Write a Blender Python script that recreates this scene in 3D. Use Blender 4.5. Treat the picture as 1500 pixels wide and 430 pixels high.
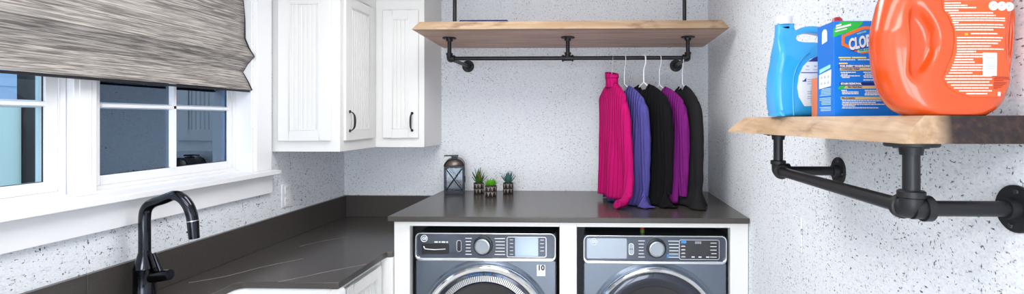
import bpy, bmesh, math, random
from mathutils import Vector, Matrix, noise as mnoise
random.seed(7)
PI = math.pi
scene = bpy.context.scene
col = scene.collection
for o in list(bpy.data.objects): bpy.data.objects.remove(o)

# ------------------------------------------------------------------ camera
CZ = 1.58
cam_d = bpy.data.cameras.new('camera'); cam = bpy.data.objects.new('camera', cam_d); col.objects.link(cam)
cam.location = (0, 0, CZ); cam.rotation_euler = (PI/2, 0, math.radians(1.6))
cam_d.sensor_width = 36; cam_d.lens = 715/1500*36
cam_d.shift_x = -(852-750)/1500; cam_d.shift_y = -(215-174)/1500
cam_d.clip_start = 0.02
scene.camera = cam
# ------------------------------------------------------------------ world, exposure
W = bpy.data.worlds.new('dusk_sky'); scene.world = W; W.use_nodes = True
W.node_tree.nodes['Background'].inputs[0].default_value = (0.60, 0.72, 0.84, 1)
W.node_tree.nodes['Background'].inputs[1].default_value = 1.7
scene.view_settings.view_transform = 'Standard'; scene.view_settings.look = 'None'
scene.view_settings.exposure = 0.08; scene.view_settings.gamma = 1; scene.view_settings.use_curve_mapping = False
CEIL = 2.55
FILL_PANEL_POWER = (11, 6, 20)          # each added ceiling fill panel; positions (x, y) below
FILL_PANELS = [(-0.45, 1.9), (-0.8, 0.2), (-0.8, -1.2)]
DOOR_FILL_POWER = 84           # fill light behind the added, unseen glazed door

# ------------------------------------------------------------------ helpers
def lin(c): c /= 255; return c/12.92 if c <= 0.04045 else ((c+0.055)/1.055)**2.4
def C(r, g, b): return (lin(r), lin(g), lin(b), 1)
MATS = {}
def mat(name, rgb, rough=0.5, metal=0.0, spec=0.5, coat=0.0, emit=None, alpha=None):
    m = bpy.data.materials.new(name); m.use_nodes = True
    p = m.node_tree.nodes['Principled BSDF']
    p.inputs['Base Color'].default_value = C(*rgb); p.inputs['Roughness'].default_value = rough
    p.inputs['Metallic'].default_value = metal; p.inputs['Specular IOR Level'].default_value = spec
    p.inputs['Coat Weight'].default_value = coat; p.inputs['Coat Roughness'].default_value = 0.08
    if emit: p.inputs['Emission Color'].default_value = C(*emit[0]); p.inputs['Emission Strength'].default_value = emit[1]
    MATS[name] = m
    return m
def nd(m, typ, **kw):
    n = m.node_tree.nodes.new(typ)
    for k, v in kw.items():
        if k in n.inputs: n.inputs[k].default_value = v
        else: setattr(n, k, v)
    return n
def ln(m, a, b): m.node_tree.links.new(a, b)
def P(m): return m.node_tree.nodes['Principled BSDF']
def coords(m, scale=(1,1,1), rot=(0,0,0)):
    t = nd(m, 'ShaderNodeTexCoord'); mp = nd(m, 'ShaderNodeMapping')
    mp.inputs['Scale'].default_value = scale; mp.inputs['Rotation'].default_value = rot
    ln(m, t.outputs['Object'], mp.inputs['Vector']); return mp.outputs[0]
def noise(m, vec, scale, detail=2, rough=0.5, dist=0.0):
    n = nd(m, 'ShaderNodeTexNoise'); n.inputs['Scale'].default_value = scale
    n.inputs['Detail'].default_value = detail; n.inputs['Roughness'].default_value = rough; n.inputs['Distortion'].default_value = dist
    ln(m, vec, n.inputs['Vector']); return n.outputs['Fac']
def ramp(m, fac, stops):
    r = nd(m, 'ShaderNodeValToRGB'); e = r.color_ramp.elements
    while len(e) < len(stops): e.new(0.5)
    for q, (p, c) in zip(e, stops): q.position = p; q.color = c if len(c) == 4 else C(*c)
    ln(m, fac, r.inputs[0]); return r.outputs[0]
def grey(v): return (v, v, v, 1)
def math_n(m, op, a, b=None):
    n = nd(m, 'ShaderNodeMath', operation=op)
    for i, q in enumerate((a, b)):
        if q is None: continue
        if isinstance(q, (int, float)): n.inputs[i].default_value = q
        else: ln(m, q, n.inputs[i])
    return n.outputs[0]
def mix(m, fac, a, b, typ='MIX'):
    n = nd(m, 'ShaderNodeMix', data_type='RGBA', blend_type=typ)
    for sock, v in ((n.inputs[0], fac), (n.inputs[6], a), (n.inputs[7], b)):
        if isinstance(v, (int, float)): sock.default_value = v
        elif isinstance(v, tuple): sock.default_value = v
        else: ln(m, v, sock)
    return n.outputs[2]
def bump(m, h, strength=0.3, dist=0.002):
    b = nd(m, 'ShaderNodeBump'); b.inputs['Strength'].default_value = strength; b.inputs['Distance'].default_value = dist
    ln(m, h, b.inputs['Height']); ln(m, b.outputs[0], P(m).inputs['Normal'])

class MB:
    """collects geometry, builds ONE mesh object"""
    def __init__(s, off=(0,0,0)): s.v = []; s.f = []; s.o = Vector(off)
    def add(s, vs, fs):
        b = len(s.v); s.v += [Vector(q)-s.o for q in vs]; s.f += [tuple(b+i for i in q) for q in fs]; return s
    def box(s, x0, x1, y0, y1, z0, z1):
        x0, x1 = min(x0,x1), max(x0,x1); y0, y1 = min(y0,y1), max(y0,y1); z0, z1 = min(z0,z1), max(z0,z1)
        return s.add([(x,y,z) for x in (x0,x1) for y in (y0,y1) for z in (z0,z1)],
              [(0,1,3,2),(4,6,7,5),(0,4,5,1),(2,3,7,6),(0,2,6,4),(1,5,7,3)])
    def tube(s, path, r, n=14, caps=True, flat=1.0, flatdir=None):
        path = [Vector(p) for p in path]; k = len(path)
        rs = r if isinstance(r, (list, tuple)) else [r]*k
        T = [(path[min(i+1,k-1)]-path[max(i-1,0)]).normalized() for i in range(k)]
        a = Vector((0,0,1)) if abs(T[0].z) < 0.9 else Vector((1,0,0))
        if flatdir: a = Vector(flatdir)
        N = (a - T[0]*a.dot(T[0])).normalized(); vs = []; fs = []
        for i in range(k):
            N = (N - T[i]*N.dot(T[i])).normalized(); B = T[i].cross(N)
            for j in range(n):
                t = 2*PI*j/n; vs.append(path[i] + N*(rs[i]*flat*math.cos(t)) + B*(rs[i]*math.sin(t)))
        for i in range(k-1):
            for j in range(n):
                j2 = (j+1) % n; fs.append((i*n+j, i*n+j2, (i+1)*n+j2, (i+1)*n+j))
        if caps: fs.append(tuple(range(n-1,-1,-1))); fs.append(tuple((k-1)*n+j for j in range(n)))
        return s.add(vs, fs)
    def lathe(s, prof, c=(0,0,0), axis='Z', n=32, close=False, caps=True):
        """prof: list of (r, h); axis Z up, or 'Y' = towards -Y (front facing), 'X' = towards -X, 'x' = +X"""
        vs = []; fs = []; c = Vector(c); k = len(prof)
        for r, h in prof:
            for j in range(n):
                t = 2*PI*j/n; a, b = r*math.cos(t), r*math.sin(t)
                d = {'Z': (a,b,h), 'Y': (a,-h,b), 'X': (-h,a,b), 'x': (h,a,b)}[axis]; vs.append(c+Vector(d))
        m = k if close else k-1
        for i in range(m):
            for j in range(n):
                j2 = (j+1) % n; i2 = (i+1) % k; fs.append((i*n+j, i*n+j2, i2*n+j2, i2*n+j))
        if not close and caps:
            if prof[0][0] > 1e-6: fs.append(tuple(range(n-1,-1,-1)))
            if prof[-1][0] > 1e-6: fs.append(tuple((k-1)*n+j for j in range(n)))
        return s.add(vs, fs)
    def prism(s, poly, a0, a1, plane='XZ'):
        """poly of 2-D points extruded along the third axis"""
        n = len(poly)
        def pt(p, a): return {'XZ': (p[0],a,p[1]), 'XY': (p[0],p[1],a), 'YZ': (a,p[0],p[1])}[plane]
        return s.add([pt(p,a0) for p in poly]+[pt(p,a1) for p in poly],
              [tuple(range(n)), tuple(range(2*n-1,n-1,-1))]+[(i,(i+1)%n,n+(i+1)%n,n+i) for i in range(n)])
    def grid(s, fn, nu, nv, wrap_u=False):
        vs = [fn(i/(nu if wrap_u else nu-1), j/(nv-1)) for j in range(nv) for i in range(nu)]; fs = []
        for j in range(nv-1):
            for i in range(nu if wrap_u else nu-1):
                i2 = (i+1) % nu; fs.append((j*nu+i, j*nu+i2, (j+1)*nu+i2, (j+1)*nu+i))
        return s.add(vs, fs)
    def build(s, name, m, parent=None, smooth=35, bev=0.0, segs=2, solid=0.0, merge=False, subsurf=0):
        me = bpy.data.meshes.new(name); me.from_pydata(s.v, [], s.f)
        b = bmesh.new(); b.from_mesh(me)
        bmesh.ops.remove_doubles(b, verts=b.verts, dist=1e-6)
        bmesh.ops.recalc_face_normals(b, faces=b.faces); b.to_mesh(me); b.free()
        return link(name, me, m, parent, smooth, bev, segs, solid, subsurf)
def link(name, me, m, parent=None, smooth=35, bev=0.0, segs=2, solid=0.0, subsurf=0):
    o = bpy.data.objects.new(name, me); col.objects.link(o)
    for q in (m if isinstance(m, list) else [m]): me.materials.append(MATS[q] if isinstance(q, str) else q)
    if smooth:
        me.polygons.foreach_set('use_smooth', [True]*len(me.polygons)); me.set_sharp_from_angle(angle=math.radians(smooth))
    if solid: md = o.modifiers.new('thickness', 'SOLIDIFY'); md.thickness = solid; md.offset = 0
    if bev:
        md = o.modifiers.new('bevel', 'BEVEL'); md.width = bev; md.segments = segs; md.limit_method = 'ANGLE'; md.angle_limit = math.radians(40)
        md.harden_normals = False
    if subsurf: md = o.modifiers.new('subdivision', 'SUBSURF'); md.levels = subsurf; md.render_levels = subsurf
    if parent: o.parent = parent
    return o
def tag(o, label=None, cat=None, group=None, kind=None):
    for k, v in (('label',label),('category',cat),('group',group),('kind',kind)):
        if v: o[k] = v
    return o
def thing(name, loc, label, cat, group=None, rz=0):
    o = bpy.data.objects.new(name, None); col.objects.link(o); o.location = loc; o.rotation_euler = (0,0,rz); o.empty_display_size = 0.05
    return tag(o, label, cat, group)
def copy_part(o, parent, loc=None):
    c = o.copy(); col.objects.link(c); c.parent = parent
    if loc is not None: c.location = loc
    return c
def spline(pts, n=8):
    pts = [Vector(p) for p in pts]; out = []
    for i in range(len(pts)-1):
        p0 = pts[max(i-1,0)]; p1 = pts[i]; p2 = pts[i+1]; p3 = pts[min(i+2,len(pts)-1)]
        for k in range(n):
            t = k/n; out.append(0.5*((2*p1)+(p2-p0)*t+(2*p0-5*p1+4*p2-p3)*t*t+(3*p1-p0-3*p2+p3)*t**3))
    return out+[pts[-1]]
def text(name, s, size, m, parent, M, bold=0.0, shear=0.0, ext=0.0003, space=1.0, align='CENTER', sx=1.0):
    cu = bpy.data.curves.new(name, 'FONT'); cu.body = s; cu.size = size; cu.extrude = ext; cu.offset = bold; cu.shear = shear
    cu.align_x = align; cu.align_y = 'CENTER'; cu.space_character = space; cu.resolution_u = 3
    t = bpy.data.objects.new('t', cu); col.objects.link(t)
    me = bpy.data.meshes.new_from_object(t.evaluated_get(bpy.context.evaluated_depsgraph_get()))
    bpy.data.objects.remove(t); bpy.data.curves.remove(cu)
    me.transform(M @ Matrix.Scale(sx, 4, (1,0,0))); me.materials.clear()
    return link(name, me, m, parent, smooth=0)
FRONT = Matrix.Rotation(PI/2, 4, 'X')       # lettering that faces -Y
def at(x, y, z, rot=0): return Matrix.Translation((x,y,z)) @ FRONT @ Matrix.Rotation(rot, 4, 'Z')

# ------------------------------------------------------------------ materials
def wallpaper():
    m = mat('speckled_wallpaper', (220,224,232), 0.75, spec=0.25)
    v1 = coords(m, (72,72,150)); v2 = coords(m, (150,150,78)); v3 = coords(m, (4,4,4)); v4 = coords(m, (30,30,5))
    dens = noise(m, v3, 1.0, 2)
    strings = noise(m, v4, 1.0, 1)
    a = noise(m, v1, 1.0, 3, 0.6); b = noise(m, v2, 1.0, 3, 0.6)
    a2 = math_n(m, 'ADD', a, math_n(m, 'MULTIPLY', math_n(m, 'SUBTRACT', dens, 0.5), 0.12))
    b2 = math_n(m, 'ADD', b, math_n(m, 'MULTIPLY', math_n(m, 'SUBTRACT', strings, 0.5), 0.22))
    ma = ramp(m, a2, [(0.63, grey(0)), (0.668, grey(1))]); mb = ramp(m, b2, [(0.648, grey(0)), (0.688, grey(1))])
    mk = math_n(m, 'MAXIMUM', ma, mb)
    fine = noise(m, coords(m, (170,170,230)), 1.0, 2)
    faint = noise(m, coords(m, (50,50,110)), 1.0, 3, 0.6)
    base = mix(m, ramp(m, fine, [(0.35, grey(0)), (0.65, grey(1))]), C(222,227,234), C(237,240,244))
    base = mix(m, ramp(m, faint, [(0.56, grey(0)), (0.68, grey(0.5))]), base, C(192,195,204))
    toned = noise(m, coords(m, (14,14,14)), 1.0, 1)
    speck = mix(m, ramp(m, toned, [(0.42, grey(0)), (0.6, grey(1))]), C(58,57,64), C(118,115,119))
    c = mix(m, mk, base, speck); ln(m, c, P(m).inputs['Base Color'])
    bump(m, math_n(m, 'SUBTRACT', fine, mk), 0.15, 0.001)
wallpaper()
mat('white_paint', (229,229,228), 0.38)
mat('white_trim', (238,239,242), 0.35)
mat('ceiling_paint', (240,240,240), 0.8)
mat('floor_tile', (212,208,202), 0.35)
mat('white_wall_paint', (235,235,236), 0.7)
def quartz(name, rgb, dark):
    m = mat(name, rgb, 0.22, spec=0.36)
    v = coords(m, (1,1,1), (0.2,0.1,0.55))
    n1 = noise(m, v, 1.3, 3, 0.5, 0.6); d = math_n(m, 'ABSOLUTE', math_n(m, 'SUBTRACT', n1, 0.5))
    vein = ramp(m, d, [(0.0, grey(1)), (0.006, grey(0))])
    gate = ramp(m, noise(m, coords(m, (1,1,1)), 2.1, 1), [(0.68, grey(0)), (0.78, grey(0.5))])
    fine = noise(m, coords(m, (1,1,1)), 90, 2)
    base = mix(m, ramp(m, fine, [(0.35, grey(0)), (0.7, grey(1))]), C(*dark), C(*rgb))
    c = mix(m, math_n(m, 'MULTIPLY', vein, gate), base, C(150,146,140)); ln(m, c, P(m).inputs['Base Color'])
    ln(m, ramp(m, fine, [(0.2, grey(0.2)), (0.8, grey(0.24))]), P(m).inputs['Roughness'])
quartz('grey_quartz', (73,69,67), (69,65,63))
mat('quartz_vein', (196,190,182), 0.3)
def wood(name, sap, heart, heart_at, sap2, dark_line, slope=0.0):
    m = mat(name, sap, 0.5, spec=0.35)
    g = noise(m, coords(m, (2.2,26,26)), 1.0, 4, 0.6, 0.4); g2 = noise(m, coords(m, (6,90,90)), 1.0, 3)
    knots = noise(m, coords(m, (7,16,22)), 1.0, 3, 0.6)
    sep = nd(m, 'ShaderNodeSeparateXYZ'); ln(m, coords(m), sep.inputs[0])
    w = noise(m, coords(m, (3,3,3)), 1.0, 2)
    y0_ = math_n(m, 'SUBTRACT', sep.outputs['Y'], math_n(m, 'MULTIPLY', sep.outputs['X'], slope))
    y = math_n(m, 'ADD', y0_, math_n(m, 'MULTIPLY', math_n(m, 'SUBTRACT', w, 0.5), 0.05))
    hf = ramp(m, y, [(heart_at, grey(0)), (heart_at+0.03, grey(1))])
    s = mix(m, ramp(m, g, [(0.35, grey(0)), (0.65, grey(1))]), C(*sap), C(*sap2))
    s = mix(m, ramp(m, knots, [(0.54, grey(0)), (0.70, grey(0.85))]), s, C(*dark_line))
    h2 = tuple(min(255, int(q*1.25)) for q in heart)
    h = mix(m, ramp(m, g, [(0.35, grey(0)), (0.65, grey(1))]), C(*heart), C(*h2))
    c = mix(m, hf, s, h); c = mix(m, ramp(m, g2, [(0.45, grey(0)), (0.8, grey(0.35))]), c, C(*dark_line))
    ln(m, c, P(m).inputs['Base Color']); bump(m, g, 0.25, 0.002)
wood('live_edge_wood', (180,156,130), (172,142,128), 0.035, (156,128,102), (124,96,76))
wood('live_edge_dark_wood', (198,172,144), (36,29,31), 0.048, (172,140,108), (112,80,58), .1134)
mat('black_pipe', (42,43,47), 0.38, 0.55)
mat('pipe_fitting', (36,37,40), 0.45, 0.4)
mat('screw_metal', (70,70,74), 0.4, 0.7)
def shade():
    m = mat('woven_shade', (168,163,158), 0.85, spec=0.1)
    a = noise(m, coords(m, (5,4,180)), 1.0, 4, 0.65); b = noise(m, coords(m, (12,9,330)), 1.0, 3, 0.6); d = noise(m, coords(m, (1,0.7,12)), 1.0, 2)
    c = mix(m, ramp(m, a, [(0.36, grey(0)), (0.60, grey(1))]), C(100,96,94), C(200,193,187))
    c = mix(m, ramp(m, b, [(0.40, grey(1)), (0.5, grey(0))]), c, C(118,113,110))
    c = mix(m, ramp(m, d, [(0.5, grey(0)), (0.75, grey(0.5))]), c, C(212,206,200))
    ln(m, c, P(m).inputs['Base Color']); bump(m, b, 0.5, 0.003)
shade()
mat('black_binding', (26,24,32), 0.7)
def glass(name, refl, tint, k=1.0, gcol=(0.74,0.88,1,1)):
    m = bpy.data.materials.new(name); m.use_nodes = True; MATS[name] = m; t = m.node_tree; t.nodes.remove(P(m))
    tr = nd(m, 'ShaderNodeBsdfTransparent'); tr.inputs[0].default_value = tint
    gl = nd(m, 'ShaderNodeBsdfGlossy'); gl.inputs['Roughness'].default_value = 0.0; gl.inputs['Color'].default_value = gcol
    fr = nd(m, 'ShaderNodeFresnel'); fr.inputs[0].default_value = 1.5
    f = math_n(m, 'ADD', math_n(m, 'MULTIPLY', fr.outputs[0], k), refl); mx = nd(m, 'ShaderNodeMixShader'); ln(m, f, mx.inputs[0]); ln(m, tr.outputs[0], mx.inputs[1]); ln(m, gl.outputs[0], mx.inputs[2])
    ln(m, mx.outputs[0], t.nodes['Material Output'].inputs[0])
glass('window_glass', 0.20, (0.80,0.90,1,1), 1.0, (0.56,0.76,1,1)); glass('window_glass_plain', 0.0, (0.86,0.95,0.97,1), 0.5); glass('clear_glass', 0.0, (0.99,0.99,1,1), 0.4)
mat('sash_seal', (40,38,42), 0.6)
mat('chrome', (225,228,232), 0.12, 1.0)
mat('dial_metal', (150,156,164), 0.28, 1.0)
mat('black_chrome', (42,44,52), 0.10, 1.0, coat=0.4)
mat('appliance_steel', (112,122,136), 0.24, 0.85, coat=0.3)
mat('appliance_panel', (74,82,96), 0.12, 0.6, coat=0.6)
mat('appliance_panel_light', (150,160,172), 0.2, 0.7, coat=0.4)
mat('appliance_display', (20,22,28), 0.05, 0.0, coat=1.0)
mat('display_silver', (150,166,186), 0.06, 0.9, coat=1.0)
mat('black_plastic', (16,16,18), 0.3)
mat('door_glass', (18,22,30), 0.04, 0.2, coat=1.0)
mat('door_ring_dark', (34,40,56), 0.12, 0.5, coat=0.8)
mat('rib_silver', (205,205,208), 0.3, 0.6)
mat('print_white', (235,238,242), 0.6)
mat('print_blue', (64,140,210), 0.5)
mat('print_black', (24,24,26), 0.6)
mat('bronze_handle', (50,46,46), 0.3, 0.8)
mat('sink_white', (244,246,247), 0.12, coat=0.5)
mat('outlet_white', (236,238,242), 0.35)
mat('lantern_metal', (44,50,58), 0.42, 0.6)
mat('lantern_roof', (118,108,104), 0.35, 0.7)
mat('candle_wax', (240,236,225), 0.6)
mat('pot_dark', (34,30,29), 0.35); mat('pot_facet', (142,130,124), 0.35); mat('pot_soil', (50,40,32), 0.9)
def leafm(name, a, b):
    m = mat(name, a, 0.4); v = coords(m, (1,1,1)); sep = nd(m, 'ShaderNodeSeparateXYZ'); ln(m, v, sep.inputs[0])
    ln(m, ramp(m, math_n(m, 'MULTIPLY', sep.outputs['X'], 14), [(0.1, C(*a)), (0.9, C(*b))]), P(m).inputs['Base Color'])
leafm('leaf_green', (78,140,44), (30,86,36)); leafm('leaf_bright', (112,190,44), (48,128,24)); leafm('leaf_teal', (78,130,112), (44,92,92)); leafm('leaf_red', (150,80,50), (60,110,40))
def fabric(name, rgb, sc=(300,300,300), rough=0.9, st=0.4, var=0.12, rib=0):
    m = mat(name, rgb, rough, spec=0.15); pass
    n = noise(m, coords(m, sc), 1.0, 2)
    lo = tuple(q*(1-var) for q in rgb); hi = tuple(min(255, q*(1+var)) for q in rgb)
    ln(m, mix(m, n, C(*lo), C(*hi)), P(m).inputs['Base Color'])
    if rib:
        wv = nd(m, 'ShaderNodeTexWave', bands_direction='X'); wv.inputs['Scale'].default_value = rib; wv.inputs['Distortion'].default_value = 0.6; wv.inputs['Detail'].default_value = 1
        ln(m, coords(m, (1,1,.15)), wv.inputs['Vector']); bump(m, math_n(m, 'ADD', math_n(m, 'MULTIPLY', n, .3), wv.outputs['Fac']), .8, .006)
    else: bump(m, n, st, 0.0015)
fabric('pink_knit', (178,14,98), rib=12); fabric('indigo_knit', (76,72,138), rib=14); fabric('black_knit', (18,18,20), rib=12); fabric('plum_knit', (116,28,112), rib=18); fabric('charcoal_knit', (32,31,33))
fabric('navy_fabric', (52,58,104))
mat('hanger_white', (244,244,246), 0.3); mat('hanger_wire', (170,168,166), 0.3, 0.9)
mat('cap_white', (222,225,229), 0.35); mat('jug_blue', (50,166,230), 0.28, coat=0.3); mat('label_white', (232,238,246), 0.45); mat('label_navy', (40,52,140), 0.45)
mat('label_pale_blue', (176,216,236), 0.5); mat('label_grey', (176,184,200), 0.5)
mat('carton_blue', (12,126,230), 0.4); mat('carton_side_blue', (16,112,208), 0.4); mat('carton_navy', (16,44,128), 0.45); mat('print_green', (40,196,74), 0.45)
mat('print_orange', (240,120,44), 0.45); mat('print_yellow', (236,226,120), 0.5); mat('print_beige', (214,196,140), 0.5); mat('print_mint', (150,226,206), 0.5)
mat('carton_orange', (226,124,76), 0.5); mat('carton_text', (246,214,190), 0.5)
mat('jug_orange', (208,74,18), 0.22, coat=0.4); mat('label_orange', (214,90,40), 0.4); mat('print_red', (176,46,24), 0.5); mat('print_gold', (216,160,50), 0.5)
mat('cap_red', (180,30,44), 0.35); mat('print_pink', (250,214,200), 0.5)
mat('fence_teal', (222,242,236), 0.6); mat('fence_post', (54,46,44), 0.7); mat('house_siding', (180,202,236), 0.7); mat('patio', (120,124,130), 0.8); mat('grill_blue', (34,58,92), 0.3)
mat('fill_diffuser', (255,255,255), 0.5, emit=((255,252,246), 4.0)); mat('fill_frame', (240,240,240), 0.4)  # glowing face and frame of the added ceiling fill panels

# ------------------------------------------------------------------ the room shell
XL, XR, YB, YF = -1.73, 0.761, 3.32, -2.1
# window opening in the left wall
WY0, WY1, WZ0, WZ1 = 0.88, 2.42, 1.31, 2.30
def struct(name, mb, m, **k): return tag(mb.build(name, m, **k), kind='structure')
struct('floor', MB().box(XL-.2, XR+.2, YF-.2, YB+.2, -.1, 0), 'floor_tile', smooth=0)
struct('ceiling', MB().box(XL-.2, XR+.2, YF-.2, YB+.2, CEIL, CEIL+.1), 'ceiling_paint', smooth=0)
struct('wall_back', MB().box(XL-.2, XR+.2, YB, YB+.12, 0, CEIL), 'speckled_wallpaper', smooth=0)
struct('wall_right', MB().box(XR, XR+.12, YF, YB, 0, CEIL), 'speckled_wallpaper', smooth=0)
DX0, DX1, DH = -1.2, 0.6, 2.1            # glazed double door, added behind the camera to carry the fill light
w = MB(); w.box(XL-.2, DX0, YF-.12, YF, 0, CEIL); w.box(DX1, XR+.2, YF-.12, YF, 0, CEIL); w.box(DX0, DX1, YF-.12, YF, DH, CEIL)
struct('wall_front', w, 'white_wall_paint', smooth=0)
r = thing('added_door_1', ((DX0+DX1)/2, YF-.06, 0), None, None); tag(r, kind='structure'); L = r.location
for a, b in ((DX0, (DX0+DX1)/2), ((DX0+DX1)/2, DX1)):
    for q in ((a+.002, a+.09, .002, DH-.002), (b-.09, b-.002, .002, DH-.002)): MB(L).box(q[0], q[1], YF-.08, YF-.04, q[2], q[3]).build('stile', 'white_trim', r, bev=.002)
    for q in ((.002, .2), (DH-.11, DH-.002)): MB(L).box(a+.09, b-.09, YF-.08, YF-.04, q[0], q[1]).build('rail', 'white_trim', r, bev=.002)
    MB(L).box(a+.09, b-.09, YF-.062, YF-.058, .2, DH-.11).build('pane', 'clear_glass', r, smooth=0)
ld = bpy.data.lights.new('door_fill', 'AREA'); ld.shape = 'RECTANGLE'; ld.size = DX1-DX0; ld.size_y = DH; ld.energy = DOOR_FILL_POWER; ld.color = (.93, .97, 1)  # added frontal fill lamp, stands in for light from outside
lo = bpy.data.objects.new('door_fill', ld); col.objects.link(lo); lo.location = ((DX0+DX1)/2, YF-.2, DH/2); lo.rotation_euler = (PI/2, 0, 0)
w = MB(); w.box(XL-.16, XL, YF, WY0, 0, CEIL); w.box(XL-.16, XL, WY1, YB, 0, CEIL); w.box(XL-.16, XL, WY0, WY1, 0, WZ0); w.box(XL-.16, XL, WY0, WY1, WZ1, CEIL)
struct('wall_left', w, 'speckled_wallpaper', smooth=0)
# window trim
t1 = MB(); t1.box(XL, XL+.02, WY1, WY1+.115, 1.312, WZ1+.12); struct('trim_1', t1, 'white_trim', bev=.002)
t2 = MB(); t2.box(XL, XL+.02, WY0-.115, WY0, 1.312, WZ1+.12); struct('trim_2', t2, 'white_trim', bev=.002)
struct('trim_3', MB().box(XL, XL+.022, WY0-.125, WY1+.125, WZ1, WZ1+.13), 'white_trim', bev=.002)
struct('trim_4', MB().box(XL-.10, XL+.062, WY0-.135, WY1+.13, 1.288, 1.312), 'white_trim', bev=.003)      # stool
struct('trim_5', MB().box(XL, XL+.022, WY0-.12, WY1+.12, 1.190, 1.288), 'white_trim', bev=.002)           # apron
j = MB(); j.box(XL-.16, XL, WY1-.012, WY1, WZ0, WZ1); j.box(XL-.16, XL, WY0, WY0+.012, WZ0, WZ1); j.box(XL-.16, XL, WY0+.012, WY1-.012, WZ1-.012, WZ1); j.box(XL-.16, XL-.06, WY0+.012, WY1-.012, WZ0-.0, WZ0+.012)
struct('trim_6', j, 'white_trim', bev=.001)                                                                # jamb liner
m_ = MB(); m_.box(XL-.16, XL-.055, 1.622, 1.70, 1.312, WZ1-.012); m_.box(XL-.06, XL-.0535, 1.640, 1.682, 1.312, WZ1-.012)
struct('trim_7', m_, 'white_trim', bev=.002)                                                               # mullion post
SX = XL-.085; GX = SX-.008
def window(name, y0, y1, g0, g1, gm='window_glass'):
    r = thing(name, (SX, (y0+y1)/2, 1.32), None, None); tag(r, kind='structure'); L = r.location
    gz0, gz1 = 1.372, 2.13; zz0, zz1 = 1.322, 2.286
    f = MB(L)
    f.box(SX-.05, SX+.006, y0, y0+.02, zz0, zz1); f.box(SX-.05, SX+.006, y1-.02, y1, zz0, zz1); f.box(SX-.05, SX+.006, y0+.02, y1-.02, zz0, zz0+.014); f.box(SX-.05, SX+.006, y0+.02, y1-.02, zz1-.02, zz1)
    f.build('frame', 'white_trim', r, bev=.0015)
    for (a, b, c, d) in ((y0+.02, g0, zz0+.014, zz1-.02), (g1, y1-.02, zz0+.014, zz1-.02)):
        MB(L).box(SX-.035, SX, a, b, c, d).build('stile', 'white_trim', r, bev=.002)
    for (c, d) in ((zz0+.014, gz0), (gz1, zz1-.02)):
        MB(L).box(SX-.035, SX, g0, g1, c, d).build('rail', 'white_trim', r, bev=.002)
    mid = (g0+g1)/2; zs = [gz0, 1.617, 1.642, 1.875, 1.900, gz1]
    def bar(p, vertical):
        b = MB(L); h, hw = .016, .0135
        if vertical:
            y, a, c = p; b.prism([(SX-.022, y-hw), (GX+h, y-.006), (GX+h, y+.006), (SX-.022, y+hw)], a, c, 'XY')
        else:
            z, a, c = p; b.prism([(SX-.022, z-.0125), (GX+h, z-.006), (GX+h, z+.006), (SX-.022, z+.0125)], a, c, 'XZ')
        return b.build('muntin', 'white_trim', r, smooth=0)
    for i in (1, 3): bar(((zs[i]+zs[i+1])/2, g0, g1), False)
    bar((mid, gz0, gz1), True)
    for i in (0, 2, 4):
        for a, b in ((g0, mid-.012), (mid+.012, g1)):
            MB(L).box(GX-.006, GX-.002, a, b, zs[i]-.001, zs[i+1]+.001).build('pane', gm, r, smooth=0)
    s = MB(L)
    for (a, b, c, d) in ((g0, g0+.003, gz0, gz1), (g1-.003, g1, gz0, gz1), (g0, g1, gz0, gz0+.002)): s.box(GX-.0015, GX+.001, a, b, c, d)
    s.build('seal', 'sash_seal', r, smooth=0)
    return r
window('window_1', 1.702, WY1-.013, 1.740, 2.362)
window('window_2', WY0+.013, 1.620, .934, 1.561, 'window_glass_plain')

# roman shade, inside the opening
r = thing('roman_shade', (XL, 1.65, 1.72), 'grey woven roman shade with black edging over the windows', 'window shade')
prof = spline([(-.012,2.288),(-.018,2.22),(-.040,2.17),(-.030,2.08),(-.031,1.985),(-.012,1.935),(.008,1.893),(-.008,1.855),(-.030,1.812),(-.012,1.77),(.003,1.724)], 4) if False else None
pts = [(-.030,2.288),(-.034,2.23),(-.042,2.18),(-.032,2.08),(-.031,1.985),(-.010,1.935),(.016,1.893),(-.020,1.855),(-.044,1.815),(-.016,1.768),(.005,1.724)]
pf = []
for i in range(len(pts)-1):
    for k in range(4): pf.append(tuple(pts[i][q]+(pts[i+1][q]-pts[i][q])*k/4 for q in (0,1)))
pf.append(pts[-1])
y0, y1 = .90, 2.405
def sh(u, v):
    i = min(int(v*(len(pf)-1)+.5), len(pf)-1); x, z = pf[i]; y = y0+(y1-y0)*u
    return (XL+x+.0016*math.sin(9*y+z*20), y, z+.0012*math.sin(7*y))
MB(r.location).grid(sh, 40, len(pf)).build('fabric', 'woven_shade', r, smooth=25, solid=.003)
for yy in (y0, y1):
    MB(r.location).tube([(XL+x, yy, z) for x, z in pf], .0042, 6).build('edging', 'black_binding', r)
MB(r.location).box(XL-.014, XL+.001, y0, y1-.006, 1.714, 1.7225).build('hem_bar', 'black_binding', r, bev=.002)
MB(r.location).box(XL-.06, XL-.02, y0, y1, 2.275, 2.287).build('head_rail', 'white_trim', r, smooth=0)

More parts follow.
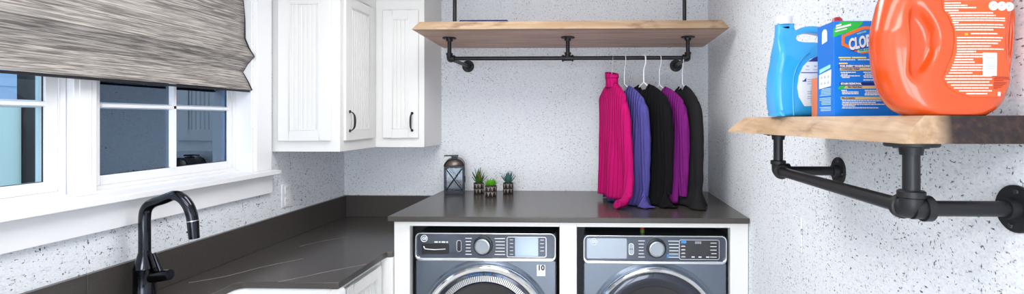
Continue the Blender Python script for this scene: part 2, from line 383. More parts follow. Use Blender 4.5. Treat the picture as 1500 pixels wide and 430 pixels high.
# outside: fence, house wall, patio, kettle grill
tag(struct('ground_outside', MB().box(-14, XL-.2, -6, 26, -.35, -.30), 'patio', smooth=0))
r = thing('garden_fence', (-5, 2.4, -.3), 'pale teal garden fence outside the window beside faucet', 'fence')
for i in range(14):
    y = 4.12-.26*(i+1)
    MB(r.location).box(-5.025, -5, y+.002, y+.258, -.3, 1.70).build('board', 'fence_teal', r, bev=.004)
MB(r.location).box(-5.05, -4.96, 4.122, 4.29, -.3, 2.6).build('post', 'fence_post', r, bev=.004)
MB(r.location).box(-5.05, -4.97, 4.315, 4.52, -.3, 2.6).build('pole', 'fence_post', r, bev=.004)
r = thing('neighbour_house', (-11.5, 10, -.3), 'blue grey house wall seen through the window panes', 'building')
MB(r.location).box(-11.7, -11.5, -2, 24, -.3, 6).build('wall', 'house_siding', r, smooth=0)
for i in range(22):
    MB(r.location).prism([(-11.5, -.3+i*.28), (-11.46, -.3+i*.28), (-11.48, -.02+i*.28), (-11.5, -.02+i*.28)], -2, 24, 'XZ').build('siding_board', 'house_siding', r, smooth=0)
gx, gy = -8.3, 9.95
r = thing('kettle_grill', (gx, gy, -.3), 'dark blue domed kettle grill outside the right window pane', 'grill')
MB(r.location).lathe([(.02,.55),(.2,.58),(.27,.68),(.28,.78)], (gx,gy,-.0), n=24).build('bowl', 'grill_blue', r)
MB(r.location).lathe([(.285,.78),(.27,.87),(.2,.95),(.1,.985),(.0,.99)], (gx,gy,0), n=24).build('lid', 'grill_blue', r)
MB(r.location).box(gx-.1,gx+.1,gy-.1,gy+.1,1.0,1.03).build('handle', 'black_plastic', r)
for k in range(3):
    a = k*2*PI/3; MB(r.location).tube([(gx+.15*math.cos(a),gy+.15*math.sin(a),.6),(gx+.25*math.cos(a),gy+.25*math.sin(a),-.3)], .014, 8).build('leg', 'black_plastic', r)

# unseen ceiling panels, added to brighten the room
for i, (x, y) in enumerate(FILL_PANELS):
    r = thing('fill_panel', (x, y, CEIL), ['added white fill light panel over the sink', 'added white fill light panel in mid room', 'added white fill light panel near the rear wall'][i], 'light', 'added fill panels')
    f = MB(r.location)
    for a in ((x-.62,x+.62,y-.32,y-.30),(x-.62,x+.62,y+.30,y+.32),(x-.62,x-.60,y-.30,y+.30),(x+.60,x+.62,y-.30,y+.30)): f.box(a[0],a[1],a[2],a[3],CEIL-.03,CEIL)
    f.build('frame', 'fill_frame', r, smooth=0)
    MB(r.location).box(x-.6,x+.6,y-.3,y+.3,CEIL-.018,CEIL-.012).build('diffuser', 'fill_diffuser', r, smooth=0)
    ld = bpy.data.lights.new('panel_fill', 'AREA'); ld.shape = 'RECTANGLE'; ld.size = 1.18; ld.size_y = .58; ld.energy = FILL_PANEL_POWER[i]; ld.color = (1, .985, .97)
    lo = bpy.data.objects.new('panel_fill', ld); col.objects.link(lo); lo.parent = r; lo.location = (0,0,-.025)

# ------------------------------------------------------------------ cabinets
def door_panel(r, L, o, ux, w, h, uy, sx0=.06, rail=.055, th=.02, name='door', m='white_paint'):
    """shaker door with beadboard panel: o = lower-left corner, ux = direction of width, uy = outward normal; door stands th proud"""
    o = Vector(o); ux = Vector(ux); n = Vector(uy); up = Vector((0,0,1))
    def bx(mb, a, b, c, d, e, f):        # width a..b, height c..d, depth e..f
        vs = [o+ux*x+up*z+n*y for x in (a,b) for y in (e,f) for z in (c,d)]
        mb.add(vs, [(0,1,3,2),(4,6,7,5),(0,4,5,1),(2,3,7,6),(0,2,6,4),(1,5,7,3)])
    f = MB(L); bx(f,0,sx0,0,h,0,th); bx(f,w-sx0,w,0,h,0,th); bx(f,sx0,w-sx0,0,rail,0,th); bx(f,sx0,w-sx0,h-rail,h,0,th)
    d = f.build(name, m, r, bev=.0025)
    pw = w-2*sx0; k = max(3, round(pw/.024)); s = pw/k; p = MB(L)
    for i in range(k):
        a = sx0+i*s
        p.add([o+ux*(a+x)+up*z+n*y for z in (rail,h-rail) for x, y in ((0,.0042),(.0034,.009),(s-.0034,.009),(s,.0042))],
              [(0,1,5,4),(1,2,6,5),(2,3,7,6)])
    bx(p, sx0, pw+sx0, rail, h-rail, 0, .004)
    q = p.build('bead_panel', m, d, smooth=20)
    t = MB(L); e = .006
    for a,b,c,dd in ((sx0,sx0+e,rail,h-rail),(w-sx0-e,w-sx0,rail,h-rail),(sx0+e,w-sx0-e,rail,rail+e),(sx0+e,w-sx0-e,h-rail-e,h-rail)): bx(t,a,b,c,dd,.008,.014)
    t.build('moulding', m, d, bev=.002)
    return d
def pull(parent, L, base, n, ln_=.105):
    """bow pull handle, vertical, base = lower foot, n = outward normal"""
    b = Vector(base); n = Vector(n); up = Vector((0,0,1)); h = MB(L)
    path = spline([b, b+n*.016+up*.006, b+n*.027+up*.022, b+n*.030+up*ln_*.5, b+n*.027+up*(ln_-.022), b+n*.016+up*(ln_-.006), b+up*ln_], 5)
    rs = [.0042+.0018*math.cos(2*PI*(i/(len(path)-1)-.5)) for i in range(len(path))]
    h.tube(path, rs, 10)
    for q in (b, b+up*ln_): h.tube([q, q+n*.004], .0085, 12)
    return h.build('handle', 'bronze_handle', parent)
ZC, ZT = 1.405, 2.40
# cabinet on the left wall
r = thing('wall_cabinet', (-1.55, 2.95, ZC), 'white wall cabinet with beadboard end panel beside the window', 'cabinet', 'white upper cabinets'); L = r.location
YE, XF, YC, XC = 2.565, -1.360, 2.985, -1.055
MB(L).box(XL, XF, YE, YB, ZC, ZT).build('body', 'white_paint', r, bev=.002)
door_panel(r, L, (-1.690, YE, 1.463), (1,0,0), .285, .788, (0,-1,0), .060, .056, .014, 'end_panel')
d = door_panel(r, L, (XF, YE+.035, 1.463), (0,1,0), .335, .788, (1,0,0), .058, .056, .014)
pull(d, L, (XF+.014, YE+.075, 1.515), (1,0,0))
MB(L).box(XL, XF+.03, YE-.03, YB, ZT, ZT+.08).build('crown', 'white_paint', r, bev=.01)
r = thing('wall_cabinet', (-1.2, 3.15, ZC), 'white wall cabinet on the back wall left of the upper shelf', 'cabinet', 'white upper cabinets'); L = r.location
MB(L).box(XF, XC, YC, YB, ZC, ZT).build('body', 'white_paint', r, bev=.002)
d = door_panel(r, L, (-1.310, YC, 1.463), (1,0,0), .222, .788, (0,-1,0), .060, .056, .014)
pull(d, L, (-1.125, YC-.014, 1.510), (0,-1,0))
MB(L).box(XF, XC+.03, YC-.03, YB, ZT, ZT+.08).build('crown', 'white_paint', r, bev=.01)

# low counter along the left wall, with sink cut-out
CT, TH = .912, .028
CYS, CXB, CXF = 1.968, -1.466, -1.050      # cut-out far edge, cut-out back edge, front edge
r = thing('countertop', (-1.4, 2.2, CT-TH), 'low dark grey quartz countertop around the white sink', 'countertop', 'grey quartz worktops'); L = r.location
YN = .2                                    # near end of the run
sy = 1.15                                  # near edge of the cut-out
poly = [(XL, YN), (CXF, YN), (CXF, sy), (CXB, sy)]
for k in range(7):
    a = PI-k*PI/12; poly.append((CXB+.03+.03*math.cos(a), CYS-.03+.03*math.sin(a)))
poly += [(CXF, CYS), (CXF, 2.405), (-1.045, 2.425), (-1.0185, 2.432), (-1.0185, YB), (XL, YB)]
def tri_prism(mb, poly, z0, z1):
    bm = bmesh.new(); vs = [bm.verts.new((x,y,z0)) for x,y in poly]; f = bm.faces.new(vs)
    ex = bmesh.ops.extrude_face_region(bm, geom=[f]); bmesh.ops.translate(bm, vec=(0,0,z1-z0), verts=[v for v in ex['geom'] if isinstance(v, bmesh.types.BMVert)])
    bm.verts.index_update(); mb.add([v.co.copy() for v in bm.verts], [tuple(v.index for v in f.verts) for f in bm.faces]); bm.free(); return mb
tri_prism(MB(L), poly, CT-TH, CT).build('slab', 'grey_quartz', r, bev=.003)
def vein(pts, wd=.0022):
    pts = spline(pts, 6); vs = []; fs = []
    for i, p in enumerate(pts):
        t = (pts[min(i+1,len(pts)-1)]-pts[max(i-1,0)]).normalized(); n = Vector((0,0,1)).cross(t); q = wd*(.5+.6*abs(mnoise.noise(p*37)))
        jj = Vector((mnoise.noise(p*60), mnoise.noise(p*60+Vector((5,5,5))), 0))*.004
        vs += [p+n*q+jj, p-n*q+jj]
    for i in range(len(pts)-1): fs.append((2*i, 2*i+1, 2*i+3, 2*i+2))
    return MB(L).add(vs, fs)
zt = CT+.0004
vein([(-1.30,1.97,zt),(-1.24,2.03,zt),(-1.16,2.12,zt),(-1.053,2.22,zt)]).build('vein', 'quartz_vein', r, smooth=0)
vein([(-1.66,1.95,zt),(-1.58,2.02,zt),(-1.50,2.17,zt),(-1.40,2.30,zt)]).build('vein', 'quartz_vein', r, smooth=0)
vein([(-1.55,2.52,zt),(-1.50,2.62,zt),(-1.42,2.72,zt)], .0015).build('vein', 'quartz_vein', r, smooth=0)
r = thing('backsplash', (XL, 2.0, CT), 'dark grey quartz backsplash strip under the window wall', 'backsplash', 'grey quartz upstands'); L = r.location
SEAM = 1.595
for a, b in ((YN, SEAM-.001), (SEAM+.001, YB)): MB(L).box(XL, XL+.02, a, b, CT, 1.056).build('slab', 'grey_quartz', r, bev=.0015)
r = thing('backsplash', (-1.35, YB, CT), 'dark grey quartz backsplash strip along the back wall corner', 'backsplash', 'grey quartz upstands'); L = r.location
MB(L).box(XL+.0215, -1.0185, YB-.02, YB, CT, 1.056).build('slab', 'grey_quartz', r, bev=.0015)

# base cabinets under low counter
r = thing('base_cabinet', (-1.4, 2.22, 0), 'white base cabinet with beadboard door right of the sink', 'cabinet', 'white base cabinets'); L = r.location
MB(L).box(XL+.002, -1.078, 2.035, 2.98, .1, CT-TH).build('body', 'white_paint', r, bev=.002)
d = door_panel(r, L, (-1.078, 2.06, .13), (0,1,0), .335, .725, (1,0,0), .055, .055, .018)
MB(L).box(-1.077, -1.0195, 2.425, 2.45, .1, CT-TH).build('filler', 'white_paint', r, bev=.002)
MB(L).box(XL+.002, -1.14, 2.035, 2.98, 0, .1).build('toe_kick', 'white_paint', r)
r = thing('base_cabinet', (-1.4, 1.6, 0), 'white sink base cabinet below the white apron sink', 'cabinet', 'white base cabinets'); L = r.location
MB(L).box(XL+.002, -1.078, 1.10, 2.033, .1, .60).build('body', 'white_paint', r, bev=.002)
for y in (1.12, 1.58): door_panel(r, L, (-1.078, y, .13), (0,1,0), .44, .45, (1,0,0), .06, .055, .018)
r = thing('base_cabinet', (-1.4, .6, 0), 'white base cabinet nearest the camera under the low counter', 'cabinet', 'white base cabinets'); L = r.location
MB(L).box(XL+.002, -1.078, .21, 1.098, .1, CT-TH).build('body', 'white_paint', r, bev=.002)
for y in (.23, .66): door_panel(r, L, (-1.078, y, .13), (0,1,0), .42, .725, (1,0,0), .06, .055, .018)

# apron-front sink
r = thing('apron_sink', (-1.26, 1.56, .64), 'white apron-front sink set into the dark low counter', 'sink'); L = r.location
def rrect(x0, x1, y0, y1, rad, n=6):
    out = []
    for cx, cy, a0 in ((x1-rad,y1-rad,0),(x0+rad,y1-rad,PI/2),(x0+rad,y0+rad,PI),(x1-rad,y0+rad,1.5*PI)):
        for k in range(n+1): a = a0+k*PI/2/n; out.append((cx+rad*math.cos(a), cy+rad*math.sin(a)))
    return out
loops = [(rrect(-1.495,-1.030,1.122,2.005,.025),.63), (rrect(-1.495,-1.030,1.122,2.005,.025),.872), (rrect(-1.490,-1.035,1.127,2.000,.02),.8835), (rrect(-1.470,-1.070,1.150,1.985,.04),.8835), (rrect(-1.465,-1.075,1.155,1.980,.04),.874), (rrect(-1.455,-1.085,1.165,1.970,.05),.67), (rrect(-1.42,-1.12,1.2,1.93,.05),.652)]
n = len(loops[0][0]); vs = []; fs = []
for lp, z in loops: vs += [(x,y,z) for x,y in lp]
for i in range(len(loops)-1):
    for q in range(n): fs.append((i*n+q, i*n+(q+1)%n, (i+1)*n+(q+1)%n, (i+1)*n+q))
fs += [tuple(range(n)), tuple((len(loops)-1)*n+q for q in range(n))]
MB(L).add(vs, fs).build('basin', 'sink_white', r, smooth=40)
MB(L).lathe([(.045,.6535),(.04,.656),(.015,.654),(0,.654)], (-1.27,1.56,0), n=24).build('drain', 'chrome', r)

# faucet
FY = 1.75; fx = -1.657
r = thing('faucet', (fx, FY, CT), 'glossy black pull-down kitchen faucet below the window', 'faucet'); L = r.location
MB(L).lathe([(.042,0),(.042,.006),(.036,.008),(.0335,.012),(.0335,.118),(.0345,.121),(.033,.124),(.018,.182),(.0165,.187)], (fx,FY,CT), n=36).build('body', 'black_chrome', r)
path = spline([(fx,FY,1.09),(fx,FY,1.16),(fx,FY,1.215),(fx+.006,FY,1.248),(fx+.028,FY,1.270),(fx+.07,FY,1.285),(fx+.112,FY,1.299),(fx+.140,FY,1.290),(fx+.163,FY,1.264),(fx+.176,FY,1.232),(fx+.181,FY,1.208)], 8)
MB(L).tube(path, .0185, 20).build('spout', 'black_chrome', r)
h = MB(L).tube([(fx+.1811,FY,1.206),(fx+.186,FY,1.142)], [.0188,.0165], 20).build('spray_head', 'black_chrome', r)
MB(L).tube([(fx+.1808,FY,1.2085),(fx+.1812,FY,1.2055)], .0192, 20).build('ring', 'chrome', h)
MB(L).tube([(fx+.168,FY-.004,1.166),(fx+.163,FY-.005,1.166)], .0035, 8).build('button', 'black_plastic', h)
k = MB(L).tube([(fx+.02,FY,.998),(fx+.086,FY,1.008),(fx+.096,FY,1.0095)], [.0205,.0205,.019], 20).build('valve', 'black_chrome', r)
MB(L).tube([(fx+.062,FY,1.02),(fx+.050,FY,1.05),(fx+.040,FY-.006,1.090)], [.008,.0075,.0065], 12).build('lever', 'black_chrome', k)

# outlet
r = thing('wall_outlet', (XL, 2.68, 1.15), 'white double wall outlet beside the window trim', 'outlet'); L = r.location
MB(L).box(XL, XL+.006, 2.640, 2.722, 1.088, 1.218).build('plate', 'outlet_white', r, bev=.003)
for z in (1.121, 1.185):
    q = MB(L).box(XL+.005, XL+.0095, 2.664, 2.698, z-.022, z+.022).build('socket', 'outlet_white', r, bev=.003)
    s = MB(L); s.box(XL+.009, XL+.0098, 2.673, 2.675, z, z+.012); s.box(XL+.009, XL+.0098, 2.686, 2.688, z, z+.012); s.build('slot', 'black_plastic', q, smooth=0)

r = thing('cover_plate', (XR, 1.81, 1.18), 'wallpapered blank cover plate low on the right wall', 'cover plate'); L = r.location
MB(L).box(XR-.006, XR, 1.812, 1.892, 1.088, 1.215).build('plate', 'speckled_wallpaper', r, bev=.003)
for z in (1.11, 1.193): MB(L).tube([(XR-.006,1.852,z),(XR-.0075,1.852,z)], .0035, 10).build('screw', 'outlet_white', r)

# raised counter and its surround
RT = 1.092; RYF = 2.418
r = thing('countertop', (-.14, 2.9, RT-.027), 'raised dark grey quartz worktop above the two machines', 'countertop', 'grey quartz worktops'); L = r.location
MB(L).box(-1.043, XR-.003, RYF, YB-.001, RT-.027, RT).build('slab', 'grey_quartz', r, bev=.004)
r = thing('appliance_surround', (-.14, 2.9, 0), 'white frame of posts and rail around the two machines', 'cabinet'); L = r.location
PF = 2.443; ZU = RT-.027
for a, b in ((-1.0175, -.938), (-.179, -.093), (.670, .7585)): MB(L).box(a, b, PF, PF+.045, 0, ZU-.0005).build('post', 'white_paint', r, bev=.002)
for a, b in ((-.938, -.179), (-.093, .670)): MB(L).box(a, b, PF, PF+.045, 1.040, ZU-.0005).build('rail', 'white_paint', r, bev=.0015)
for a, b in ((-1.0175, -1.000), (-.145, -.127), (.740, .7585)): MB(L).box(a, b, PF+.045, YB-.001, 0, ZU-.0005).build('side_panel', 'white_paint', r)

# ------------------------------------------------------------------ washer and dryer
def rr_path(x0, x1, z0, z1, rad, y, n=5):
    return [(x, y, z) for x, z in rrect(x0, x1, z0, z1, rad, n)]
def ring_frame(mb, x0, x1, z0, z1, rad, t, y0, y1, n=6, tb=None):
    tb = tb or t
    o = rrect(x0,x1,z0,z1,rad,n); i = rrect(x0+t,x1-t,z0+tb,z1-t,max(rad-t,.001),n); k = len(o); vs = []; fs = []
    for lp, y in ((o,y0),(o,y1),(i,y1),(i,y0)): vs += [(x,y,z) for x,z in lp]
    for a in range(4):
        for q in range(k): fs.append((a*k+q, a*k+(q+1)%k, ((a+1)%4)*k+(q+1)%k, ((a+1)%4)*k+q))
    return mb.add(vs, fs)
def plate(mb, x0, x1, z0, z1, rad, y0, y1, n=5): return mb.prism(rrect(x0,x1,z0,z1,rad,n), y0, y1, 'XZ')
def machine(cx, top, washer):
    name = 'washing_machine' if washer else 'tumble_dryer'
    Y0 = 2.462
    r = thing(name, (cx, Y0, 0), 'dark steel front-load washer under the plants, ribbed vent ring around its door' if washer else 'dark steel front-load dryer under the hanging clothes, plain chrome ring door', 'washer' if washer else 'dryer')
    w2 = .357; zb = top-.142
    b = MB(); b.box(-w2, w2, .012, .80, .02, top-.004)
    b.build('body', 'appliance_steel', r, bev=.012, segs=3)
    f = MB(); plate(f, -w2, w2, .06, zb+.004, .012, -.006, .03); f.build('front_panel', 'appliance_steel', r, bev=.006, segs=3)
    for x in (-.3, .3): MB().lathe([(.025,0),(.025,.012),(.012,.014),(.012,.03)], (x,.1,0), n=16).build('foot', 'black_plastic', r)
    # control panel
    c = MB(); plate(c, -w2+.004, w2-.004, zb+.004, top-.004, .022, -.008, .02); cp = c.build('control_panel', 'appliance_panel', r, smooth=30)
    t = MB(); ring_frame(t, -w2, w2, zb, top, .028, .0065, -.019, .0, tb=.015); t.build('chrome_frame', 'chrome', r, bev=.003, segs=3)
    fy = -.0085
    S = .003436
    def zy(y): return 1.58-(y-174)*S
    pc = 711.5 if washer else 959.5
    def xx(p): return (p-pc)*.00345
    dz = 0 if washer else .002
    # badge
    bx_, bz = (xx(621), zy(350)) if washer else (xx(871), zy(352.8))
    bd = MB(); bd.lathe([(.0175,0),(.0175,.004),(.0150,.004),(.0150,.002)], (bx_,fy,bz), 'Y', 28, caps=False)
    bd = bd.build('badge', 'print_white', r)
    MB().lathe([(.0150,.0018),(0,.002)], (bx_,fy,bz), 'Y', 28, caps=False).build('badge_face', 'appliance_panel_light', bd)
    text('monogram', 'GE', .019, 'print_white', bd, at(bx_, fy-.003, bz), bold=.0004, shear=.25)
    if washer:
        p = MB(); plate(p, xx(617), xx(657.5), zy(373), zy(357.5), .008, fy-.003, fy+.002); dr = p.build('drawer_pull', 'black_plastic', r, bev=.0015)
        q = MB(); q.tube([(xx(620.5), fy-.004, zy(361.5)), (xx(622.5), fy-.005, zy(365)), (xx(637), fy-.005, zy(366)), (xx(653), fy-.005, zy(365))], .003, 8); q.build('grip', 'chrome', dr)
        pr = MB()
        for a, bb in ((636,641),(642.5,645),(646.5,652),(653.5,656)): pr.box(xx(a), xx(bb), fy-.0006, fy, zy(356.2), zy(354.3))
        pr.build('print', 'print_white', r, smooth=0)
    else:
        p = MB(); plate(p, xx(861), xx(919), zy(377.5), zy(348), .006, fy-.001, fy+.002); p.build('plain_panel', 'appliance_panel_light', r, smooth=0)
    ov = xx(672.5) if washer else xx(925.5); oz = zy(360.5) if washer else zy(363.5)
    o = MB(); ring_frame(o, ov-.0125, ov+.0125, oz-.029, oz+.029, .011, .0025, fy-.003, fy); ob = o.build('power_button', 'chrome', r)
    o = MB(); plate(o, ov-.009, ov+.009, oz-.0255, oz-.002, .005, fy-.002, fy); plate(o, ov-.009, ov+.009, oz+.002, oz+.0255, .005, fy-.002, fy); o.build('key', 'appliance_panel_light' if not washer else 'black_plastic', ob)
    # knob
    kx, kz = (xx(708), zy(360)) if washer else (xx(962), zy(362))
    R = .049
    kb = MB().lathe([(R,0),(R,.006),(R-.004,.008),(R-.009,.008)], (kx,fy,kz), 'Y', 48).build('dial_ring', 'black_plastic', r)
    kn = MB().lathe([(R-.008,.002),(R-.008,.020),(R-.011,.026),(R-.016,.027),(R-.017,.025),(0,.0245)], (kx,fy,kz), 'Y', 48).build('dial', 'dial_metal', r)
    pr = MB(); y_0 = 349.5 if washer else 351.5; rnd = random.Random(3)
    for i in range(6):
        z = zy(y_0+i*4.7); s = [9.5,8,7,7,8,9.5][i]
        x1 = kx-.058-[0,.004,.006,.006,.004,0][i]; x0 = x1-s*.0034
        pr.box(x0, x1, fy-.0006, fy, z-.0016, z+.0016)
        x0 = kx+.058+[0,.004,.006,.006,.004,0][i]; x1 = kx+.112-.004*rnd.random()
        pr.box(x0, x1, fy-.0006, fy, z-.0016, z+.0016)
    pr.build('dial_print', 'print_white', r, smooth=0)
    if not washer:
        q = MB(); q.box(kx+.06, kx+.11, fy-.0008, fy, zy(372.9), zy(372)); q.box(kx+.052, kx+.062, fy-.0008, fy, zy(376), zy(371)); q.build('dial_print', 'print_blue', r, smooth=0)
    # display
    a, bb, c0, c1 = (743, 801, 376.5, 346.7) if washer else (994.5, 1052.5, 378, 349)
    g = MB(); ring_frame(g, xx(a), xx(bb), zy(c0), zy(c1), .010, .0028, fy-.004, fy); g.build('display_frame', 'chrome', r)
    g = MB(); plate(g, xx(a)+.003, xx(bb)-.003, zy(c0)+.003, zy(c1)-.003, .008, fy-.0015, fy); dp = g.build('display', 'appliance_panel' if washer else 'appliance_display', r, smooth=0)
    if washer:
        g = MB(); plate(g, xx(755), xx(789), zy(375), zy(348), .003, fy-.0025, fy-.001); g.build('screen', 'display_silver', dp, smooth=0)
        for i in range(5):
            z = zy(350.5+i*5.3)
            for x0, x1 in ((746.3,753.5),(790.8,798.5)):
                if i == 4 and x0 > 780: continue
                g = MB(); plate(g, xx(x0), xx(x1), z-.0068, z+.0068, .002, fy-.0035, fy-.001); kk = g.build('key', 'appliance_panel', dp, smooth=0)
                MB().box(xx(x0)+.004, xx(x1)-.004, fy-.0042, fy-.003, z-.003, z-.0012).build('print', 'print_white', kk, smooth=0)
    else:
        g = MB(); rnd = random.Random(5)
        for i in range(5):
            z = zy(353.5+i*5.1)
            if i: g.box(xx(997.5), xx(1004.5-rnd.random()), fy-.0024, fy-.001, z-.0028, z-.0008); 
            if i: g.box(xx(998.5), xx(1003), fy-.0024, fy-.001, z+.001, z+.0024)
            g.box(xx(1041-rnd.random()*2), xx(1048.5), fy-.0024, fy-.001, z-.0026, z)
        for x0 in (1012.5, 1022.5, 1033.5): g.box(xx(x0), xx(x0+4.5), fy-.0024, fy-.001, zy(375), zy(373.6))
        g.build('print', 'print_white', dp, smooth=0)
        g = MB(); plate(g, xx(997.5), xx(1005), zy(354.6), zy(350.6), .002, fy-.003, fy-.001); g.build('lit_key', 'print_blue', dp, smooth=0)
        text('readout', '888', .018, 'label_grey', dp, at(xx(1022), fy-.002, zy(353.5)), sx=1.2)
    # door
    dz_ = .523 if washer else .521; R = .326 if washer else .322; fy = -.006
    MB().lathe([(R+.022,-.002),(R+.022,.003),(R+.012,.009),(R+.002,.006),(R+.002,-.002)], (0,fy,dz_), 'Y', 96, caps=False).build('door_arch', 'appliance_steel', r)
    wr = .036 if washer else .026
    dr = MB().lathe([(R,0),(R,.018),(R-.006,.030),(R-.014,.036),(R-wr+.008,.034),(R-wr,.026),(R-wr-.004,.016),(R-wr-.004,0)], (0,fy,dz_), 'Y', 120, caps=False).build('door', 'chrome', r)
    if washer:
        Ri = R-wr-.002
        MB().lathe([(Ri,.020),(Ri-.016,.022),(Ri-.017,.010)], (0,fy,dz_), 'Y', 96, caps=False).build('dark_band', 'door_ring_dark', dr)
        V0, V1 = Ri-.017, Ri-.048
        MB().lathe([(V0,.008),(V1,.012),(V1,.0)], (0,fy,dz_), 'Y', 96, caps=False).build('vent_base', 'black_plastic', dr)
        v = MB()
        for i in range(170):
            t = 2*PI*i/170; c_, s_ = math.cos(t), math.sin(t); hw = .0027
            vs = []
            for rr_, yy in ((V1+.001,-.012),(V0-.001,-.009)):
                for q in (-hw, hw):
                    for e in (0, -.006): vs.append((rr_*c_-q*s_, fy+yy+e, dz_+rr_*s_+q*c_))
            v.add(vs, [(0,1,3,2),(4,6,7,5),(0,4,5,1),(2,3,7,6),(1,5,7,3)])
        vo = v.build('vent_rib', 'rib_silver', dr, smooth=0); vo['kind'] = 'stuff'
        MB().lathe([(V1,.012),(V1-.006,.020),(V1-.012,.018),(V1-.016,.012)], (0,fy,dz_), 'Y', 96, caps=False).build('inner_ring', 'door_ring_dark', dr)
        MB().lathe([(V1-.014,.014),(V1-.06,.006),(V1-.12,-.006),(0,-.01)], (0,fy,dz_), 'Y', 64, caps=False).build('glass', 'door_glass', dr)
        s = 'ULTRAFRESH VENT SYSTEM'; rr_ = Ri-.0085
        for i, ch in enumerate(s):
            if ch == ' ': continue
            ang = PI/2+(len(s)-1)/2*.031-i*.031
            M = at(rr_*math.cos(ang), fy-.0225, dz_+rr_*math.sin(ang), ang-PI/2)
            text('letter', ch, .0125, 'print_blue', dr, M, bold=.0002, sx=.9)
        # sticker with 10
        sx_, sz_ = xx(793), zy(396)
        st = MB().box(sx_-.021, sx_+.021, -.0068, -.0060, sz_-.028, sz_+.028).build('sticker', 'print_white', r, smooth=0)
        text('number', '10', .036, 'print_black', st, at(sx_, -.0072, sz_+.012), bold=.0012)
        g = MB()
        for i in range(3): g.box(sx_-.013, sx_+.013, -.0074, -.0068, sz_-.012-i*.005, sz_-.0105-i*.005)
        g.build('print', 'label_grey', st, smooth=0)
    else:
        Ri = R-wr-.002
        MB().lathe([(Ri,.018),(Ri-.02,.026),(Ri-.05,.022),(Ri-.07,.010)], (0,fy,dz_), 'Y', 96, caps=False).build('dark_rim', 'door_ring_dark', dr)
        MB().lathe([(Ri-.068,.012),(Ri-.10,.004),(Ri-.16,-.004),(0,-.006)], (0,fy,dz_), 'Y', 64, caps=False).build('glass', 'door_glass', dr)
    return r
machine(-.5545, 1.006, True)
machine(.2975, .999, False)
r = thing('plug_cap', (.243, 2.53, .9951), 'tiny red and green cap standing on the dryer top', 'cap')
MB().lathe([(.012,0),(.012,.012),(.010,.014)], n=16).build('base', 'leaf_green', r)
MB().lathe([(.008,.013),(.011,.016),(.011,.024),(.007,.027),(0,.027)], n=16).build('top', 'cap_red', r)

# ------------------------------------------------------------------ live-edge shelves on black pipe
def flange(r, L, c, axis, R=.041, name='flange'):
    """pipe flange: disc against the surface; axis = direction away from the surface"""
    c = Vector(c); a = Vector(axis); o = MB(L)
    o.tube([c, c+a*.005, c+a*.007], [R, R, R-.002], 28); o.tube([c+a*.006, c+a*.022], [.0205,.0185], 20)
    f = o.build(name, 'pipe_fitting', r)
    u = a.orthogonal().normalized(); v = a.cross(u)
    for k in range(4):
        q = c+(u*math.cos(k*PI/2+.6)+v*math.sin(k*PI/2+.6))*R*.74; MB(L).tube([q+a*.006, q+a*.0095], [.0052,.0042], 10).build('screw', 'screw_metal', f)
    return f
def elbow(r, L, c, d1, d2, R=.0165, name='elbow'):
    c = Vector(c); d1 = Vector(d1); d2 = Vector(d2); o = MB(L); k = .030
    path = [c+d1*k]+[c+d1*(k*.55*(1-t))+d2*(k*.55*t)-(d1+d2)*(.006*math.sin(PI*t)) for t in [i/6 for i in range(7)]]+[c+d2*k]
    o.tube(path, R, 18)
    for d in (d1, d2): o.tube([c+d*(k-.011), c+d*(k-.009), c+d*(k+.001), c+d*(k+.003)], [R, R+.0035, R+.0035, R+.001], 20)
    return o.build(name, 'pipe_fitting', r)
def tee(r, L, c, d1, d2, R=.0165):
    c = Vector(c); d1 = Vector(d1); d2 = Vector(d2); o = MB(L); k = .032
    o.tube([c-d1*k, c+d1*k], R, 18); o.tube([c, c+d2*k], R, 18)
    for d in (d1, -d1, d2): o.tube([c+d*(k-.011), c+d*(k-.009), c+d*(k+.001), c+d*(k+.003)], [R, R+.0035, R+.0035, R+.001], 20)
    return o.build('tee', 'pipe_fitting', r)
def pipe(r, L, a, b, R=.0118): return MB(L).tube([a, b], R, 18).build('pipe', 'black_pipe', r)
def board(r, origin, rz, Lg, D, t, m, skew=0.0, amp=.006, flare=.022, taper=(.02,.02), seed=1.0, back_in=(0,0)):
    """live-edge board, local x = length, local y = depth (front at 0), z = 0..t"""
    n = 90; rows = []
    for i in range(n+1):
        s = i/n; w = amp*(mnoise.noise(Vector((s*5, seed, 0)))+.5*mnoise.noise(Vector((s*16, seed, 2))))
        w2 = amp*(mnoise.noise(Vector((s*6, seed, 7)))+.7*mnoise.noise(Vector((s*22, seed, 9))))
        f = skew*s
        prof = [(f+w, .000), (f+w+.001, .006), (f+w*.6+w2*.5+flare*.45, t*.55), (f+w2+flare, t-.004), (f+w2+flare+.004, t)]
        xb = s*Lg; row = []
        for y, z in prof:
            k = z/t; x0 = taper[0]*k; x1 = Lg-taper[1]*k; row.append((x0+(x1-x0)*s, y, z))
        row.append((taper[0]+back_in[0]+(Lg-taper[0]-taper[1]-back_in[0]-back_in[1])*s, D, t)); row.append((back_in[0]+(Lg-back_in[0]-back_in[1])*s, D, 0)); rows.append(row)
    k = len(rows[0]); vs = [p for q in rows for p in q]; fs = []
    for i in range(n):
        for j in range(k): fs.append((i*k+j, i*k+(j+1)%k, (i+1)*k+(j+1)%k, (i+1)*k+j))
    fs += [tuple(range(k)), tuple(n*k+j for j in range(k))]
    o = MB().add(vs, fs).build('board', m, r, smooth=30)
    o.location = Vector(origin)-r.location; o.rotation_euler = (0,0,rz); return o
